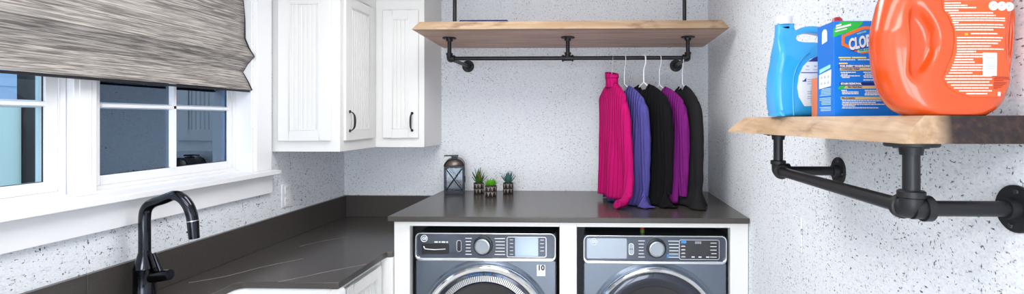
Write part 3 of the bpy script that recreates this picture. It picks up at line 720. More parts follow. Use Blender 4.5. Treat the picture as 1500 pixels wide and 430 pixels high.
# upper shelf
SB = 2.064; ROD = 1.940; RY = 2.89
r = thing('pipe_shelf', (-.14, YB, ROD), 'long live-edge wood shelf with black pipe clothes rod on back wall', 'shelf', 'live-edge pipe shelves'); L = r.location
board(r, (-.992, 2.615, SB), 0, 1.706, YB-2.615-.002, .046, 'live_edge_wood', amp=.007, flare=.02, taper=(.035,.035), seed=3.1, back_in=(-.045,-.012))
XA, XM, XZ = -.870, -.163, .545
for x in (XA, XM, XZ):
    flange(r, L, (x, RY, SB), (0,0,-1)); pipe(r, L, (x,RY,SB-.015), (x,RY,ROD+.02))
for x, d in ((XA, (1,0,0)), (XZ, (-1,0,0))):
    elbow(r, L, (x, RY, ROD), (0,0,1), d)
    elbow(r, L, (x, RY+.008, ROD), d, (0,1,0)) if False else None
    o = MB(L); o.tube([(x,RY,ROD),(x,RY+.030,ROD)], .0165, 18); o.tube([(x,RY+.019,ROD),(x,RY+.033,ROD)], .0200, 20); o.build('elbow', 'pipe_fitting', r)
    pipe(r, L, (x,RY+.02,ROD), (x,YB-.015,ROD)); flange(r, L, (x,YB,ROD), (0,-1,0))
tee(r, L, (XM,RY,ROD), (1,0,0), (0,0,1))
pipe(r, L, (XA+.02,RY,ROD), (XM-.02,RY,ROD)); pipe(r, L, (XM+.02,RY,ROD), (XZ-.02,RY,ROD))
for x in (XA, XZ):
    pipe(r, L, (x,3.0,SB+.05), (x,3.0,CEIL)); flange(r, L, (x,3.0,SB+.046), (0,0,1), .036)
    flange(r, L, (x,3.0,CEIL), (0,0,-1))
# right shelf
r = thing('pipe_shelf', (XR, 1.2, 1.418), 'live-edge wood shelf on right wall holding detergent bottles', 'shelf', 'live-edge pipe shelves'); L = r.location
SR, TR = 1.537, .049
board(r, (.446, 1.645, SR), -PI/2, .785, XR-.446-.002, TR, 'live_edge_dark_wood', skew=.089, amp=.008, flare=.034, taper=(.045,.006), seed=8.4)
PXr, RZ = .573, 1.418
RR = .0143
for y in (.902, 1.546):
    flange(r, L, (PXr,y,SR), (0,0,-1), .044); pipe(r, L, (PXr,y,SR-.015), (PXr,y,RZ+.02), RR)
    s = 1 if y < 1.2 else -1
    elbow(r, L, (PXr,y,RZ), (0,0,1), (0,s,0), .0195); 
    o = MB(L); o.tube([(PXr,y,RZ),(PXr+.030,y,RZ)], .0195, 18); o.tube([(PXr+.019,y,RZ),(PXr+.033,y,RZ)], .0235, 20); o.build('elbow', 'pipe_fitting', r)
    pipe(r, L, (PXr+.02,y,RZ), (XR-.012,y,RZ), RR); flange(r, L, (XR,y,RZ), (-1,0,0), .043)
pipe(r, L, (PXr,.92,RZ), (PXr,1.53,RZ), RR)

# navy folded cloth on upper shelf
r = thing('folded_towel', (-.66, 2.98, SB+.046), 'navy folded towel lying flat on the upper shelf', 'towel'); L = r.location
for k in range(3): MB(L).box(-.805, -.515, 2.86, 3.1, SB+.047+k*.018, SB+.0645+k*.018).build('fold', 'navy_fabric', r, bev=.008, segs=3)

# ------------------------------------------------------------------ lantern and potted succulents
lx, ly = -.929, 3.20
r = thing('lantern', (lx, ly, RT), 'black metal lantern with crossed bars and domed top on the worktop', 'lantern', rz=math.radians(13)); 
a = .058; H = .180; t = .0055
MB().box(-a-.004, a+.004, -a-.004, a+.004, 0, .010).build('base', 'lantern_metal', r, bev=.002)
for sx in (-1, 1):
    for sy in (-1, 1): MB().box(sx*a-t, sx*a+t, sy*a-t, sy*a+t, .010, H).build('post', 'lantern_metal', r, bev=.001)
for s in (-1, 1):
    MB().box(-a, a, s*a-t*.8, s*a+t*.8, H-.010, H+.002).build('rail', 'lantern_metal', r, bev=.001); MB().box(s*a-t*.8, s*a+t*.8, -a, a, H-.010, H+.002).build('rail', 'lantern_metal', r, bev=.001)
    MB().box(-a, a, s*a-t*.8, s*a+t*.8, .010, .020).build('rail', 'lantern_metal', r, bev=.001)
    for q in (-1, 1):
        MB().tube([(-a*q, s*a, .014), (a*q, s*a, H-.006)], .0035, 8).build('cross_bar', 'lantern_metal', r)
    MB().box(-a+t, a-t, s*(a-.004)-.0008, s*(a-.004)+.0008, .012, H-.008).build('pane', 'clear_glass', r, smooth=0)
    MB().box(s*(a-.004)-.0008, s*(a-.004)+.0008, -a+t, a-t, .012, H-.008).build('pane', 'clear_glass', r, smooth=0)
dome = MB(); arc = [(math.cos(PI*k/14)*(a+.004), H+.050*math.sin(PI*k/14)) for k in range(15)]
vs = [(x,y,z) for y in (-a-.003, a+.003) for x, z in arc]; dome.add(vs, [(k,k+1,16+k,15+k) for k in range(14)])
dome.build('roof', 'lantern_roof', r, solid=.002)
for y in (-a-.001, a+.001):
    g = MB(); g.add([(x,y,z) for x, z in arc], [tuple(range(15))]); g.build('roof_end', 'lantern_roof', r, solid=.002)
    MB().tube([(x,y-.003*(1 if y<0 else -1),z) for x, z in arc], .0035, 8).build('roof_rim', 'lantern_metal', r)
MB().box(-.020, .020, -.020, .020, H+.046, H+.056).build('vent_cap', 'lantern_metal', r, bev=.003)
MB().box(-.024, .024, -.024, .024, H+.060, H+.070).build('top_cap', 'lantern_metal', r, bev=.003)
MB().tube([(-.014,0,H+.05),(-.014,0,H+.064)], .004, 8).build('stem', 'lantern_metal', r)
g = MB(); g.tube([(-.02+.0,0,H+.0665),(-.065,-.004,H+.0655)], .0035, 8); g.tube([(-.02,.02,H+.0665),(-.065,-.004+.02,H+.0655)], .0035, 8); g.tube([(-.065,-.004,H+.0655),(-.065,.016,H+.0655)], .0035, 8); g.build('handle', 'lantern_metal', r)
MB().box(a+t, a+t+.006, -.012, .012, .07, .11).build('latch', 'lantern_metal', r, bev=.002)

def leaf_mesh(name, Lg, wd, th, curl, m):
    n = 9; vs = []; fs = []
    for i in range(n+1):
        s = i/n; wv = wd*(math.sin(PI*min(1, s*.62+.28)))*(1-s**3)**.8 if i < n else .0004
        x = Lg*s*math.cos(curl*s*.5); z = Lg*s*math.sin(curl*s*.5)
        for q, u in ((-1,.6*th),(-.6,0),(0,-.7*th*(1-s)),(.6,0),(1,.6*th),(.5,th*.75),(-.5,th*.75)): vs.append((x, q*wv, z+u))
    for i in range(n):
        for q in range(7): fs.append((i*7+q, i*7+(q+1)%7, (i+1)*7+(q+1)%7, (i+1)*7+q))
    fs += [tuple(range(7)), tuple(n*7+q for q in range(7))]
    return MB().add(vs, fs)
def succulent(x, y, label, leafset, pr=.034, ph=.072, rz=0.0):
    r = thing('potted_succulent', (x, y, RT), label, 'plant', 'succulents in faceted pots', rz=rz)
    pot = MB().lathe([(pr-.002,0),(pr,.003),(pr,ph-.002),(pr-.002,ph),(pr-.005,ph),(pr-.005,ph-.008),(0,ph-.008)], n=24).build('pot', 'pot_dark', r)
    fct = MB(); k = 9
    for row in range(2):
        z1 = ph-.004-row*(ph-.006)/2; z0 = z1-(ph-.010)/2
        for i in range(k):
            t0 = 2*PI*i/k; t1 = 2*PI*(i+.86)/k; tm = (t0+t1)/2
            def pt(t, z, q): return ((pr+q)*math.cos(t), (pr+q)*math.sin(t), z)
            fct.add([pt(t0,z1,.0003), pt(t1,z1,.0003), pt(tm,z0,.0003), pt(tm,z1-.010,.0016)], [(0,1,3),(1,2,3),(2,0,3)])
    f = fct.build('facet', 'pot_facet', pot, smooth=0)
    MB().lathe([(pr-.005,ph-.010),(pr-.005,ph-.006),(0,ph-.004)], n=20).build('soil', 'pot_soil', r)
    for (nl, Lg, wd, el, m, ph0, curl) in leafset:
        base = None
        for i in range(nl):
            az = ph0+2*PI*i/nl+random.uniform(-.15,.15); e = el+random.uniform(-.08,.08)
            if base is None: base = leaf_mesh('leaf', Lg, wd, .0035, curl, m).build('leaf', m, r); o = base
            else: o = copy_part(base, r)
            o.location = (.004*math.cos(az), .004*math.sin(az), ph-.006); o.rotation_euler = Matrix.Rotation(az,3,'Z').to_euler()
            o.rotation_euler = (Matrix.Rotation(az,3,'Z') @ Matrix.Rotation(-e,3,'Y')).to_euler(); s = random.uniform(.95,1.2); o.scale = (s*1.08,s*1.15,s*1.08)
succulent(-.763, 3.178, 'spiky green potted succulent nearest the lantern', [(7,.060,.0085,.55,'leaf_green',.2,.5),(6,.072,.0085,.95,'leaf_green',.6,.25),(4,.080,.008,1.3,'leaf_red',.1,.1),(3,.085,.008,1.42,'leaf_green',.9,.1)])
succulent(-.658, 3.058, 'bright green rosette potted succulent, middle of the three pots', [(9,.042,.0115,.15,'leaf_bright',0,.8),(8,.042,.012,.55,'leaf_bright',.3,.8),(7,.040,.011,.95,'leaf_bright',.1,.6),(5,.036,.009,1.3,'leaf_bright',.5,.4)], .037, .070)
succulent(-.570, 3.185, 'blue-green spiky potted succulent farthest from the lantern', [(8,.058,.0085,.62,'leaf_teal',.15,.4),(7,.066,.0085,.98,'leaf_teal',.5,.2),(4,.068,.008,1.35,'leaf_teal',.2,.1)], rz=.3)

# ------------------------------------------------------------------ hanging clothes
def hanger(x, ang, m, label, rad, halfw=.19, zneck=1.825):
    r = thing('clothes_hanger', (x, RY, ROD), label, 'hanger', 'hangers on the rod', rz=ang-PI/2); L = (0,0,ROD)
    # local x = shoulder direction (+x towards the camera side)
    zt = ROD+.0118+rad
    hook = [(-.021,0,ROD-.006)]+[(.0155*math.cos(t)*1.05, 0, ROD-.002+.0155*math.sin(t)*1.0) for t in [PI-PI*k/10 for k in range(11)]]
    hook = [(-.0145-rad,0,ROD-.010)]+[((.0125+rad)*math.cos(PI-PI*k/10), 0, ROD+(.0125+rad)*math.sin(PI-PI*k/10)) for k in range(11)]
    hook += [(.0125+rad,0,ROD-.03),(.006,0,ROD-.055),(0,0,ROD-.075),(0,0,zneck)]
    MB(L).tube(spline(hook,3), rad, 8).build('hook', m, r)
    MB(L).tube(spline([(0,0,zneck),(.035,0,zneck-.022),(.10,0,zneck-.055),(halfw-.015,0,zneck-.098),(halfw-.005,0,zneck-.11),(halfw-.02,0,zneck-.118),(0,0,zneck-.118),(-halfw+.02,0,zneck-.118),(-halfw+.005,0,zneck-.11),(-halfw+.015,0,zneck-.098),(-.10,0,zneck-.055),(-.035,0,zneck-.022),(0,0,zneck)],4), rad, 8).build('shoulder_bar', m, r)
    return r
def garment(name, x, ang, m, label, cat, ztop=1.81, neck=.05, half=.20, hem=1.12, thick=.03, folds=5, seed=1.0, collar=None, sleeves=((1,None),(-1,None)), near_drop=0.0, ribs=0, puddle=0.0, shrink=.9, vneck=.03, bulge=.0):
    r = thing(name, (x, RY, RT), label, cat, 'sweaters on hangers', rz=ang-PI/2); Lz = RT
    thick *= .78; NU = 160; NV = 46
    def fn(u, v):
        s = 2*PI*u; c_, s_ = math.cos(s), math.sin(s); sg = abs(c_)
        # v 0..1 : neck to hem
        if v < .14:
            k = v/.14; hw = neck+(half-neck)*(k**.8); z = ztop-.004-.085*(k**1.15); th = thick*(.55+.35*k); fa = 0
            if v < .05: z -= vneck*(1-v/.05)*(1-sg)
        else:
            k = (v-.14)/.86; hw = half*(1-(1-shrink)*math.sin(min(1,k*1.3)*PI/2)); z = ztop-.089-(ztop-.089-hem)*k; th = thick*(.9+.65*k); fa = min(1,k*1.8); th += max(0,(k-.85)/.15)*puddle*.35
        pd = max(0, (k-.82)/.18)**2*puddle if v >= .14 else 0
        e = .75; lx_ = (hw+pd*max(0, c_))*math.copysign(abs(c_)**e, c_); ly_ = th*math.copysign(abs(s_)**.9, s_)
        w = fa*.017*math.sin(folds*lx_/half*2.2+seed*3+.8*math.sin(k*3+seed))*(.4+.6*k)
        w += fa*.007*mnoise.noise(Vector((lx_*14, seed, z*4)))
        ly_ += w
        if ribs: ly_ += .0012*math.sin(ribs*u*2*PI)*(1 if s_ > 0 else -1)
        z -= (near_drop*max(0,lx_/half))*(k if v >= .14 else 0)*1.0
        ly_ += bulge*math.sin(PI*min(1,k))*max(0, lx_/half) if v >= .14 else 0
        return (lx_, ly_, max(z-RT, .004+.01*abs(mnoise.noise(Vector((lx_*20,ly_*20,seed))))))
    MB().grid(fn, NU, NV, True).build('body', m, r, smooth=60, solid=.003)
    if collar:
        ch, cw = collar
        def cf(u, v):
            s = 2*PI*u; k = 1+.10*math.sin(v*PI); a_ = cw*k*(1+.15*v*0)
            zz = ztop-.03+(ch+.03)*v-(.012*math.cos(s)*v)
            return (a_*math.cos(s), .030*math.sin(s)*k, zz-RT)
        MB().grid(cf, 64, 12, True).build('collar', m, r, smooth=60, solid=.004)
        def cf2(u, v):
            s = 2*PI*u; a_ = cw*1.16; zz = ztop+ch*1.0-.0-(ch*.55)*v-.012*math.cos(s)*(1-v)
            return (a_*math.cos(s)*(1+.05*v), .036*math.sin(s), zz-RT)
        MB().grid(cf2, 64, 8, True).build('collar_fold', m, r, smooth=60, solid=.004)
    else:
        lp = [fn(i/48, 0) for i in range(49)]
        MB().tube(lp, .004, 8, caps=False).build('neckband', m, r)
    for side, path in sleeves:
        if path is None:
            q = 0 if side > 0 else -.035; path = [(side*(half-.065+q),0,ztop-.085),(side*(half-.03+q),.006,ztop-.15),(side*(half-.012+q),.012,ztop-.30),(side*(half-.018+q),.016,ztop-.48),(side*(half-.03+q),.02,max(RT+.05,ztop-.62))]
        path = [(p[0],p[1],p[2]-RT) for p in path]
        sp = spline(path, 8); k = len(sp)
        rs = [min(.050, .026+.10*i/(k-1))-.016*(i/(k-1))+.004*mnoise.noise(Vector((i*.4,seed,side))) for i in range(k)]
        MB().tube(sp, rs, 20, flat=.62, flatdir=(0,1,0)).build('sleeve', m, r, smooth=60)
    return r
D_ = math.radians
G = [
 ('turtleneck_sweater', .198, 22, 'pink_knit', 'hot pink ribbed turtleneck sweater, first garment on the rod', dict(ztop=1.795, half=.185, hem=1.125, collar=(.055,.043), neck=.045, seed=1.3, thick=.03, folds=3, ribs=46, shrink=.80, vneck=0,
   sleeves=((1,[(.12,0,1.705),(.155,.006,1.63),(.175,.012,1.47),(.190,.016,1.29),(.215,.0,1.17),(.245,-.04,1.130),(.262,-.085,1.126)]),(-1,None)))),
 ('sweater', .272, 30, 'indigo_knit', 'indigo blue sweater hanging between pink and black garments', dict(ztop=1.775, half=.20, hem=1.094, seed=4.2, thick=.026, folds=4, shrink=.95, vneck=.06, puddle=.09)),
 ('cardigan', .372, 34, 'black_knit', 'black cardigan on a thick white hanger, middle garment', dict(ztop=1.785, half=.205, hem=1.094, seed=2.7, thick=.030, folds=4, shrink=.96, vneck=.07, puddle=.08)),
 ('sweater', .462, 35, 'plum_knit', 'bright purple sweater hanging between two black garments', dict(ztop=1.770, half=.195, hem=1.110, seed=6.1, thick=.026, folds=3, shrink=.84, vneck=.05)),
 ('sweater', .565, 14, 'charcoal_knit', 'black sweater hanging last, nearest the right wall', dict(ztop=1.775, half=.195, hem=1.094, seed=9.3, thick=.032, folds=3, shrink=.98, vneck=.06, puddle=.10)),
]
HL = ['thin wire hanger holding the pink turtleneck', 'thin white hanger holding the indigo sweater', 'thick white plastic hanger holding the black cardigan', 'thin white hanger holding the purple sweater', 'thin white hanger holding the last black sweater']
HX = [.098, .172, .286, .378, .513]
for i, (nm, x, an, m, lb, kw) in enumerate(G):
    a = D_(an); hx = HX[i]
    hanger(hx, a, 'hanger_wire' if i == 0 else 'hanger_white', HL[i], [.0016,.002,.0042,.002,.002][i], .165, kw['ztop']+.012)
    garment(nm, hx, a, m, lb, 'sweater' if nm != 'cardigan' else 'cardigan', **kw)

# ------------------------------------------------------------------ detergents on the right shelf
ST = SR+TR
# blue jug: outline with a handle hole
JY = 1.375; js = .001885
r = thing('detergent_jug', (.557, JY, ST), 'blue plastic detergent jug with white cap and loop handle', 'jug')
def jp(px, py): return ((px-1165)*js, (170-py)*js)
outer = [(1137,33),(1136,60),(1133.5,88),(1129.5,108),(1128,130),(1129,152),(1132,166),(1136,169.5),(1180,169.8),(1248,169.5),(1252,165),(1254,140),(1252,110),(1246,85),(1236,62),(1224,48),(1208,41),(1195,38),(1182,37.5),(1170,40),(1163,43.5),(1161,38),(1160,33)]
hole = [(1162,56),(1166,50),(1176,47),(1190,48),(1204,52),(1213,60),(1212,64),(1200,64),(1186,62.5),(1172,62),(1164,60)]
bpy_c = bpy.data.curves.new('jug', 'CURVE'); bpy_c.dimensions = '2D'; bpy_c.fill_mode = 'BOTH'; bpy_c.extrude = .018; bpy_c.bevel_depth = .030; bpy_c.bevel_resolution = 5; bpy_c.offset = -.0
def shrink_poly(pts, d):
    n = len(pts); A = sum(pts[i][0]*pts[(i+1)%n][1]-pts[(i+1)%n][0]*pts[i][1] for i in range(n)); sg = 1 if A > 0 else -1; out = []
    for i in range(n):
        a, b, c = Vector(pts[i-1]), Vector(pts[i]), Vector(pts[(i+1)%n]); t = (c-a).normalized(); nn = Vector((-t.y, t.x))*sg; out.append(tuple(b+nn*d))
    return out
OUT = [jp(*q) for q in outer]; HOL = [jp(*q) for q in hole]
def jug_mesh(OUT, HOL, half, rd, tf):
    """rounded slab between front and back copies of the outline; bevel by nested outlines"""
    bm = bmesh.new(); K = 7
    for poly, inw in ((OUT, 1), (HOL, -1)):
        poly = [tuple(q) for q in spline([(a,b,0) for a,b in poly]+[(poly[0][0],poly[0][1],0)], 3)[:-1]] if True else poly
        poly = [(p[0],p[1]) for p in poly]; rings = []
        R = rd if inw == 1 else .006
        for side in (-1, 1):
            seq = range(K+1) if side == -1 else range(K, -1, -1)
            for k in seq:
                t = k/K*PI/2                     # 0 = face, pi/2 = rim
                d = R*(1-math.sin(t)); y = side*(half-(R if inw == 1 else .006)*(1-math.cos(t)) if inw == 1 else half-.006*(1-math.cos(t)))
                pl = shrink_poly(poly, d if inw == 1 else -d)
                rings.append([bm.verts.new((p[0], y, p[1])) for p in pl])
        for a, b in zip(rings[:-1], rings[1:]):
            n = len(a)
            for i in range(n): bm.faces.new((a[i], a[(i+1)%n], b[(i+1)%n], b[i]))
        if inw == 1: fa, fb = rings[0], rings[-1]
        else: ha, hb = rings[0], rings[-1]
    for o_, h_ in ((fa, ha), (fb, hb)):
        es = []
        for lp in (o_, h_):
            for i in range(len(lp)):
                e = bm.edges.get((lp[i], lp[(i+1)%len(lp)]))
                if e: es.append(e)
        bmesh.ops.triangle_fill(bm, use_beauty=True, edges=es)
    for v in bm.verts: v.co.y *= tf(v.co.x, v.co.z)
    bmesh.ops.recalc_face_normals(bm, faces=bm.faces); me = bpy.data.meshes.new('body'); bm.to_mesh(me); bm.free(); return me
def tf(x, z):
    k = max(0, min(1, (z-.17)/.06)); k = k*k*(3-2*k); return 1-.64*k
bpy.data.curves.remove(bpy_c)
link('body', jug_mesh(OUT, HOL, .045, .016, tf), 'jug_blue', r, smooth=50)
cx, cz = jp(1148.3, 31); MB().lathe([(.0222,0),(.0226,.001),(.0218,.0205),(.0200,.0225),(0,.0228)], (cx,0,cz-.0065), n=32).build('cap', 'cap_white', r)
fy = -.0462
lab = [jp(*q) for q in [(1160,142),(1158,128),(1160,112),(1166,98),(1176,88),(1188,83),(1236,83),(1244,95),(1247,120),(1245,148),(1240,154),(1168,155)]]
lb_ = MB().prism(lab, fy+.0015, fy, 'XZ').build('label', 'label_white', r, smooth=0)
nv = [jp(*q) for q in [(1172.5,91.5),(1180,86.5),(1188,83),(1236,83),(1241,91.5)]]
MB().prism(nv, fy, fy-.0005, 'XZ').build('label_band', 'label_navy', lb_, smooth=0)
g = MB(); g.box(*[q for q in (jp(1163,107)[0], jp(1246,107)[0])], fy-.0006, fy, jp(0,107.8)[1], jp(0,106.6)[1]); g.build('label_line', 'label_navy', lb_, smooth=0)
g = MB()
for i, y in enumerate((117,120,123,134,137,141,144)):
    for x0, x1 in ((1172,1183),(1186,1196)): g.box(jp(x0,0)[0], jp(x1-(i%3),0)[0], fy-.0006, fy, jp(0,y+.8)[1], jp(0,y-.4)[1])
for x0 in (1169,1180,1189): g.box(jp(x0,0)[0], jp(x0+6,0)[0], fy-.0006, fy, jp(0,103.5)[1], jp(0,102.5)[1]); g.box(jp(x0+1.5,0)[0], jp(x0+5,0)[0], fy-.0006, fy, jp(0,99)[1], jp(0,97)[1])
g.build('print', 'label_grey', lb_, smooth=0)
g = MB()
for i in range(9): g.box(jp(1176,0)[0], jp(1200,0)[0], fy-.0005, fy, jp(0,128.2+i*2.8)[1], jp(0,126.3+i*2.8)[1])
g.build('pale_print', 'label_pale_blue', lb_, smooth=0)
x0, z0 = jp(1165,120); MB().prism([(x0,z0),(x0+.010,z0),(x0+.010,z0+.010),(x0+.005,z0+.005),(x0+.004,z0+.003),(x0,z0+.003)], fy, fy-.0006, 'XZ').build('icon', 'label_navy', lb_, smooth=0)
text('print', '121', .0105, 'print_white', lb_, at(*[jp(1190,0)[0], fy-.0008, jp(0,87.3)[1]]), bold=.0003, align='LEFT')
# shallow moulded ridge on the jug
rd = [jp(*q) for q in [(1153,168),(1152,140),(1153,115),(1158,98),(1166,86),(1176,78)]]
MB().tube(spline([(a,-.0445+(.004 if i == 5 else 0),b) for i,(a,b) in enumerate(rd)],4), .0022, 8).build('ridge', 'jug_blue', r)

# small orange carton in front of the jug
r = thing('carton', (.594, 1.275, ST), 'small orange carton tucked between blue jug and blue box', 'box')
MB().box(-.031, .03, -.02, .012, 0, .0985).build('body', 'carton_orange', r, bev=.0006)
g = MB(); g.box(-.026,.0,-.0206,-.02,.066,.073); g.box(-.026,-.004,-.0206,-.02,.058,.064); g.box(-.026,.0,-.0206,-.02,.036,.041); g.box(-.030,-.026,-.0206,-.02,.087,.095)
g.build('print', 'carton_text', r, smooth=0); MB().box(-.031,.03,-.0204,-.02,.0285,.0292).build('crease', 'print_orange', r, smooth=0)

# blue powder carton
BY = 1.13; bs = .001545; bxw = .544
r = thing('detergent_box', (bxw, BY, ST), 'blue laundry powder box with green banner and orange logo', 'box', rz=math.radians(0))
BW, BH, BD = .165, .2175, .080
tp = MB(); tp.add([(0,0,0),(BW,0,0),(BW,BD,0),(0,BD,0),(0,0,BH),(BW,0,BH),(BW,BD,BH),(0,BD,BH)], [(0,3,2,1),(0,1,5,4),(1,2,6,5),(2,3,7,6),(3,0,4,7),(4,5,6,7)])
tp.build('body', 'carton_blue', r, bev=.0012)
MB().box(-.0006,0,.001,BD-.001,.001,BH-.001).build('side_panel', 'carton_side_blue', r, smooth=0)
def bp(px, py): return ((px-1221)*bs, (168.5-py)*bs)
fy = -.0006
def quad(name, pts, m, y=fy, par=r): return MB().prism([bp(*q) for q in pts], 0 if y == fy else fy, y, 'XZ').build(name, m, par, smooth=0)
bn = quad('green_banner', [(1220.5,40),(1220.5,52),(1234,47),(1254,41),(1262,33),(1264,28.6),(1232,28.6)], 'print_green')
g = MB()
for x0, x1, y0, y1, sl in ((1224,1232,34,36.5,-.25),(1224,1246,37.5,40.5,-.25),(1223,1240,42.5,44.5,-.25)):
    a, b = bp(x0,y0), bp(x1,y1); dz_ = (b[0]-a[0])*.25
    g.add([(a[0],fy-.0005,b[1]),(b[0],fy-.0005,b[1]+dz_),(b[0],fy-.0005,a[1]+dz_),(a[0],fy-.0005,a[1])], [(0,1,2,3)])
g.build('print', 'print_white', bn, smooth=0)
hexo = [(1232.5,49),(1263,36),(1300,36),(1314,47),(1314,62),(1300,72),(1261,76.5),(1232.5,64)]; hexi = [(1237,51.5),(1264.5,40.5),(1297,40.5),(1308,49.5),(1308,60),(1297,67.5),(1262,72),(1237,61)]
quad('logo_border', hexo, 'print_orange', fy-.0004); quad('logo_field', hexi, 'carton_blue', fy-.0008)
lx_, lz_ = bp(1241.5,64.5)
text('logo_shadow', 'CLOROX', .035, 'carton_navy', r, at(lx_+.0008, fy-.0011, lz_-.001, math.radians(13)), bold=.0026, shear=.28, align='LEFT', sx=.56)
text('logo_lettering', 'CLOROX', .035, 'print_white', r, at(lx_, fy-.0016, lz_, math.radians(13)), bold=.0015, shear=.28, align='LEFT', sx=.56)
quad('mint_banner', [(1256,70.5),(1256,75),(1290,70),(1290,65)], 'print_mint', fy-.0012)
a, b = bp(1257.5,72.2); text('print', 'FOR COLORS', .0058, 'carton_navy', r, at(a, fy-.0015, b, .14), bold=.0001, align='LEFT')
a, b = bp(1254.5,47.5); text('print', 'REMOVES', .0050, 'print_mint', r, at(a, fy-.0014, b, .28), bold=.0001, align='LEFT')
a, b = bp(1228,82.6); text('print', 'STAIN FIGHTER  BRIGHTENS', .0052, 'print_yellow', r, at(a, fy-.0006, b), bold=.00015, align='LEFT') if False else None
g = MB()
for x0, x1, y in ((1228,1246,82),(1247.5,1268,82),(1228.5,1241,90.5)): p0 = bp(x0,y+1); p1 = bp(x1,y-1); g.box(p0[0],p1[0],fy-.0006,fy,p0[1],p1[1])
g.build('yellow_print', 'print_yellow', r, smooth=0)
quad('header_band', [(1228.5,97),(1228.5,92.3),(1310,92.3),(1310,97)], 'carton_navy'); quad('header_band', [(1230,123),(1230,118.2),(1310,118.2),(1310,123)], 'carton_navy')
for y in (98.9, 125.6, 141.8): quad('beige_band', [(1230 if y < 110 else 1231,y+2.2),(1230 if y < 110 else 1231,y-2.2),(1310,y-2.2),(1310,y+2.2)], 'print_beige', fy-.0004)
a, b = bp(1229.5,94.6); text('print', 'FOR EVERY WASHLOAD', .0062, 'print_white', r, at(a, fy-.0012, b), bold=.0003, align='LEFT')
a, b = bp(1231,120.6); text('print', 'STAIN REMOVAL', .0062, 'print_white', r, at(a, fy-.0012, b), bold=.0003, align='LEFT')
for s, y in (('STANDARD WASH', 98.9), ('PRE-TREATING', 125.6), ('PRE-SOAKING', 141.8)):
    a, b = bp(1232 if y != 125.6 else 1241, y); text('print', s, .0048, 'carton_navy', r, at(a, fy-.0009, b), bold=.0001, align='LEFT')
g = MB(); rnd = random.Random(11)
for y, xs in ((85.2,((1230,1252),(1256,1278))),(103.7,((1231,1253),(1264,1285))),(106.5,((1232,1241),(1266,1280))),(108.9,((1231,1259),(1264,1285))),(111.2,((1233,1244),(1265,1290))),(115,((1264,1284),)),
              (130.4,((1232,1240),(1266,1283))),(132.8,((1233,1257),(1267,1290))),(135.2,((1233,1257),(1266,1295))),(137,((1266,1290),)),
              (145.6,((1233,1290),)),(148.4,((1233,1282),)),(150.8,((1233,1300),)),(153.2,((1234,1252),)),(156,((1233,1286),))):
    for x0, x1 in xs:
        x = x0
        while x < x1:
            e = min(x1, x+rnd.uniform(2,6)); p0 = bp(x,y+.75); p1 = bp(e,y-.75); g.box(p0[0],p1[0],fy-.0006,fy,p0[1],p1[1]); x = e+.7
g.build('print', 'print_white', r, smooth=0)
quad('green_flash', [(1228,129),(1227,126),(1234,122.6),(1238,124),(1235,128)], 'print_green', fy-.0010)
# side panel print (faces -X): local y runs from the front corner (0) to the back (BD)
def sideq(name, pts, m, x=-.0012): return MB().prism(pts, -.0006, x, 'YZ').build(name, m, r, smooth=0)
arch = [(.030,.176)]+[(.0425+.0125*math.cos(PI-PI*k/8)*-1*-1, .196+.010*math.sin(PI*k/8)) for k in range(9)]+[(.055,.172)]
sideq('white_arch', arch, 'label_white')
sideq('mint_tab', [(.014,.120),(.014,.112),(.068,.103),(.068,.113)], 'print_mint')
sideq('diagram_label', [(.010,.108),(.012,.070),(.070,.066),(.070,.100)], 'label_white')
g = MB()
for i in range(3):
    for k_ in range(2):
        y = .018+i*.017; z = .076+k_*.014; g.prism([(y,z),(y+.010,z),(y+.005,z+.008)], -.0012, -.0016, 'YZ')
g.build('diagram_print', 'label_grey', r, smooth=0)
g = MB()
for i in range(15):
    z = .0645-i*.0036
    if i in (5, 11): continue
    g.box(-.0011,-.0006,.012,.068-.012*rnd.random(),z-.0010,z+.0007)
g.build('side_print', 'label_pale_blue', r, smooth=0)

# red-capped white bottle behind the box
r = thing('spray_bottle', (.623, 1.275, ST), 'white bottle with red top behind the blue box', 'bottle')
MB().lathe([(.025,0),(.026,.003),(.026,.17),(.022,.185),(.013,.195),(.013,.205)], n=24).build('body', 'cap_white', r)
MB().lathe([(.0145,.203),(.0145,.240),(.012,.250),(.007,.255),(0,.256)], n=20).build('cap', 'cap_red', r)

# big orange jug, seen from its back
OY = .912; os_ = .001237
ox = .632
r = thing('detergent_jug', (ox, OY, ST), 'large glossy orange detergent jug with printed back label', 'jug')
prof = [  # (z, left, right) half extents from image, local metres
 (165,1334,1430),(163,1326,1436),(158,1314,1445),(148,1303,1456),(135,1294,1463),(118,1287,1468),(95,1281,1474),(70,1278,1477),(45,1278,1478),(20,1283,1477),(0,1288,1473),(-20,1296,1466),(-40,1310,1452),(-55,1330,1430),(-64,1352,1405),(-70,1362,1396)]
pz = [((165-y)*os_, (a-1378)*os_, (b-1378)*os_) for y, a, b in prof]
def ext(z):
    for i in range(len(pz)-1):
        if z <= pz[i+1][0]:
            t = (z-pz[i][0])/(pz[i+1][0]-pz[i][0]); return tuple(pz[i][q]+(pz[i+1][q]-pz[i][q])*t for q in (1,2))
    return pz[-1][1:]
ZM = pz[-1][0]
def smooth_ext(z):
    a = b = 0
    for d in (-.006,-.003,0,.003,.006):
        e = ext(max(0,min(ZM,z+d))); a += e[0]/5; b += e[1]/5
    return a, b
gl_ = [(1318,22),(1326,34),(1330,50),(1330,66),(1327,82),(1320,97)]
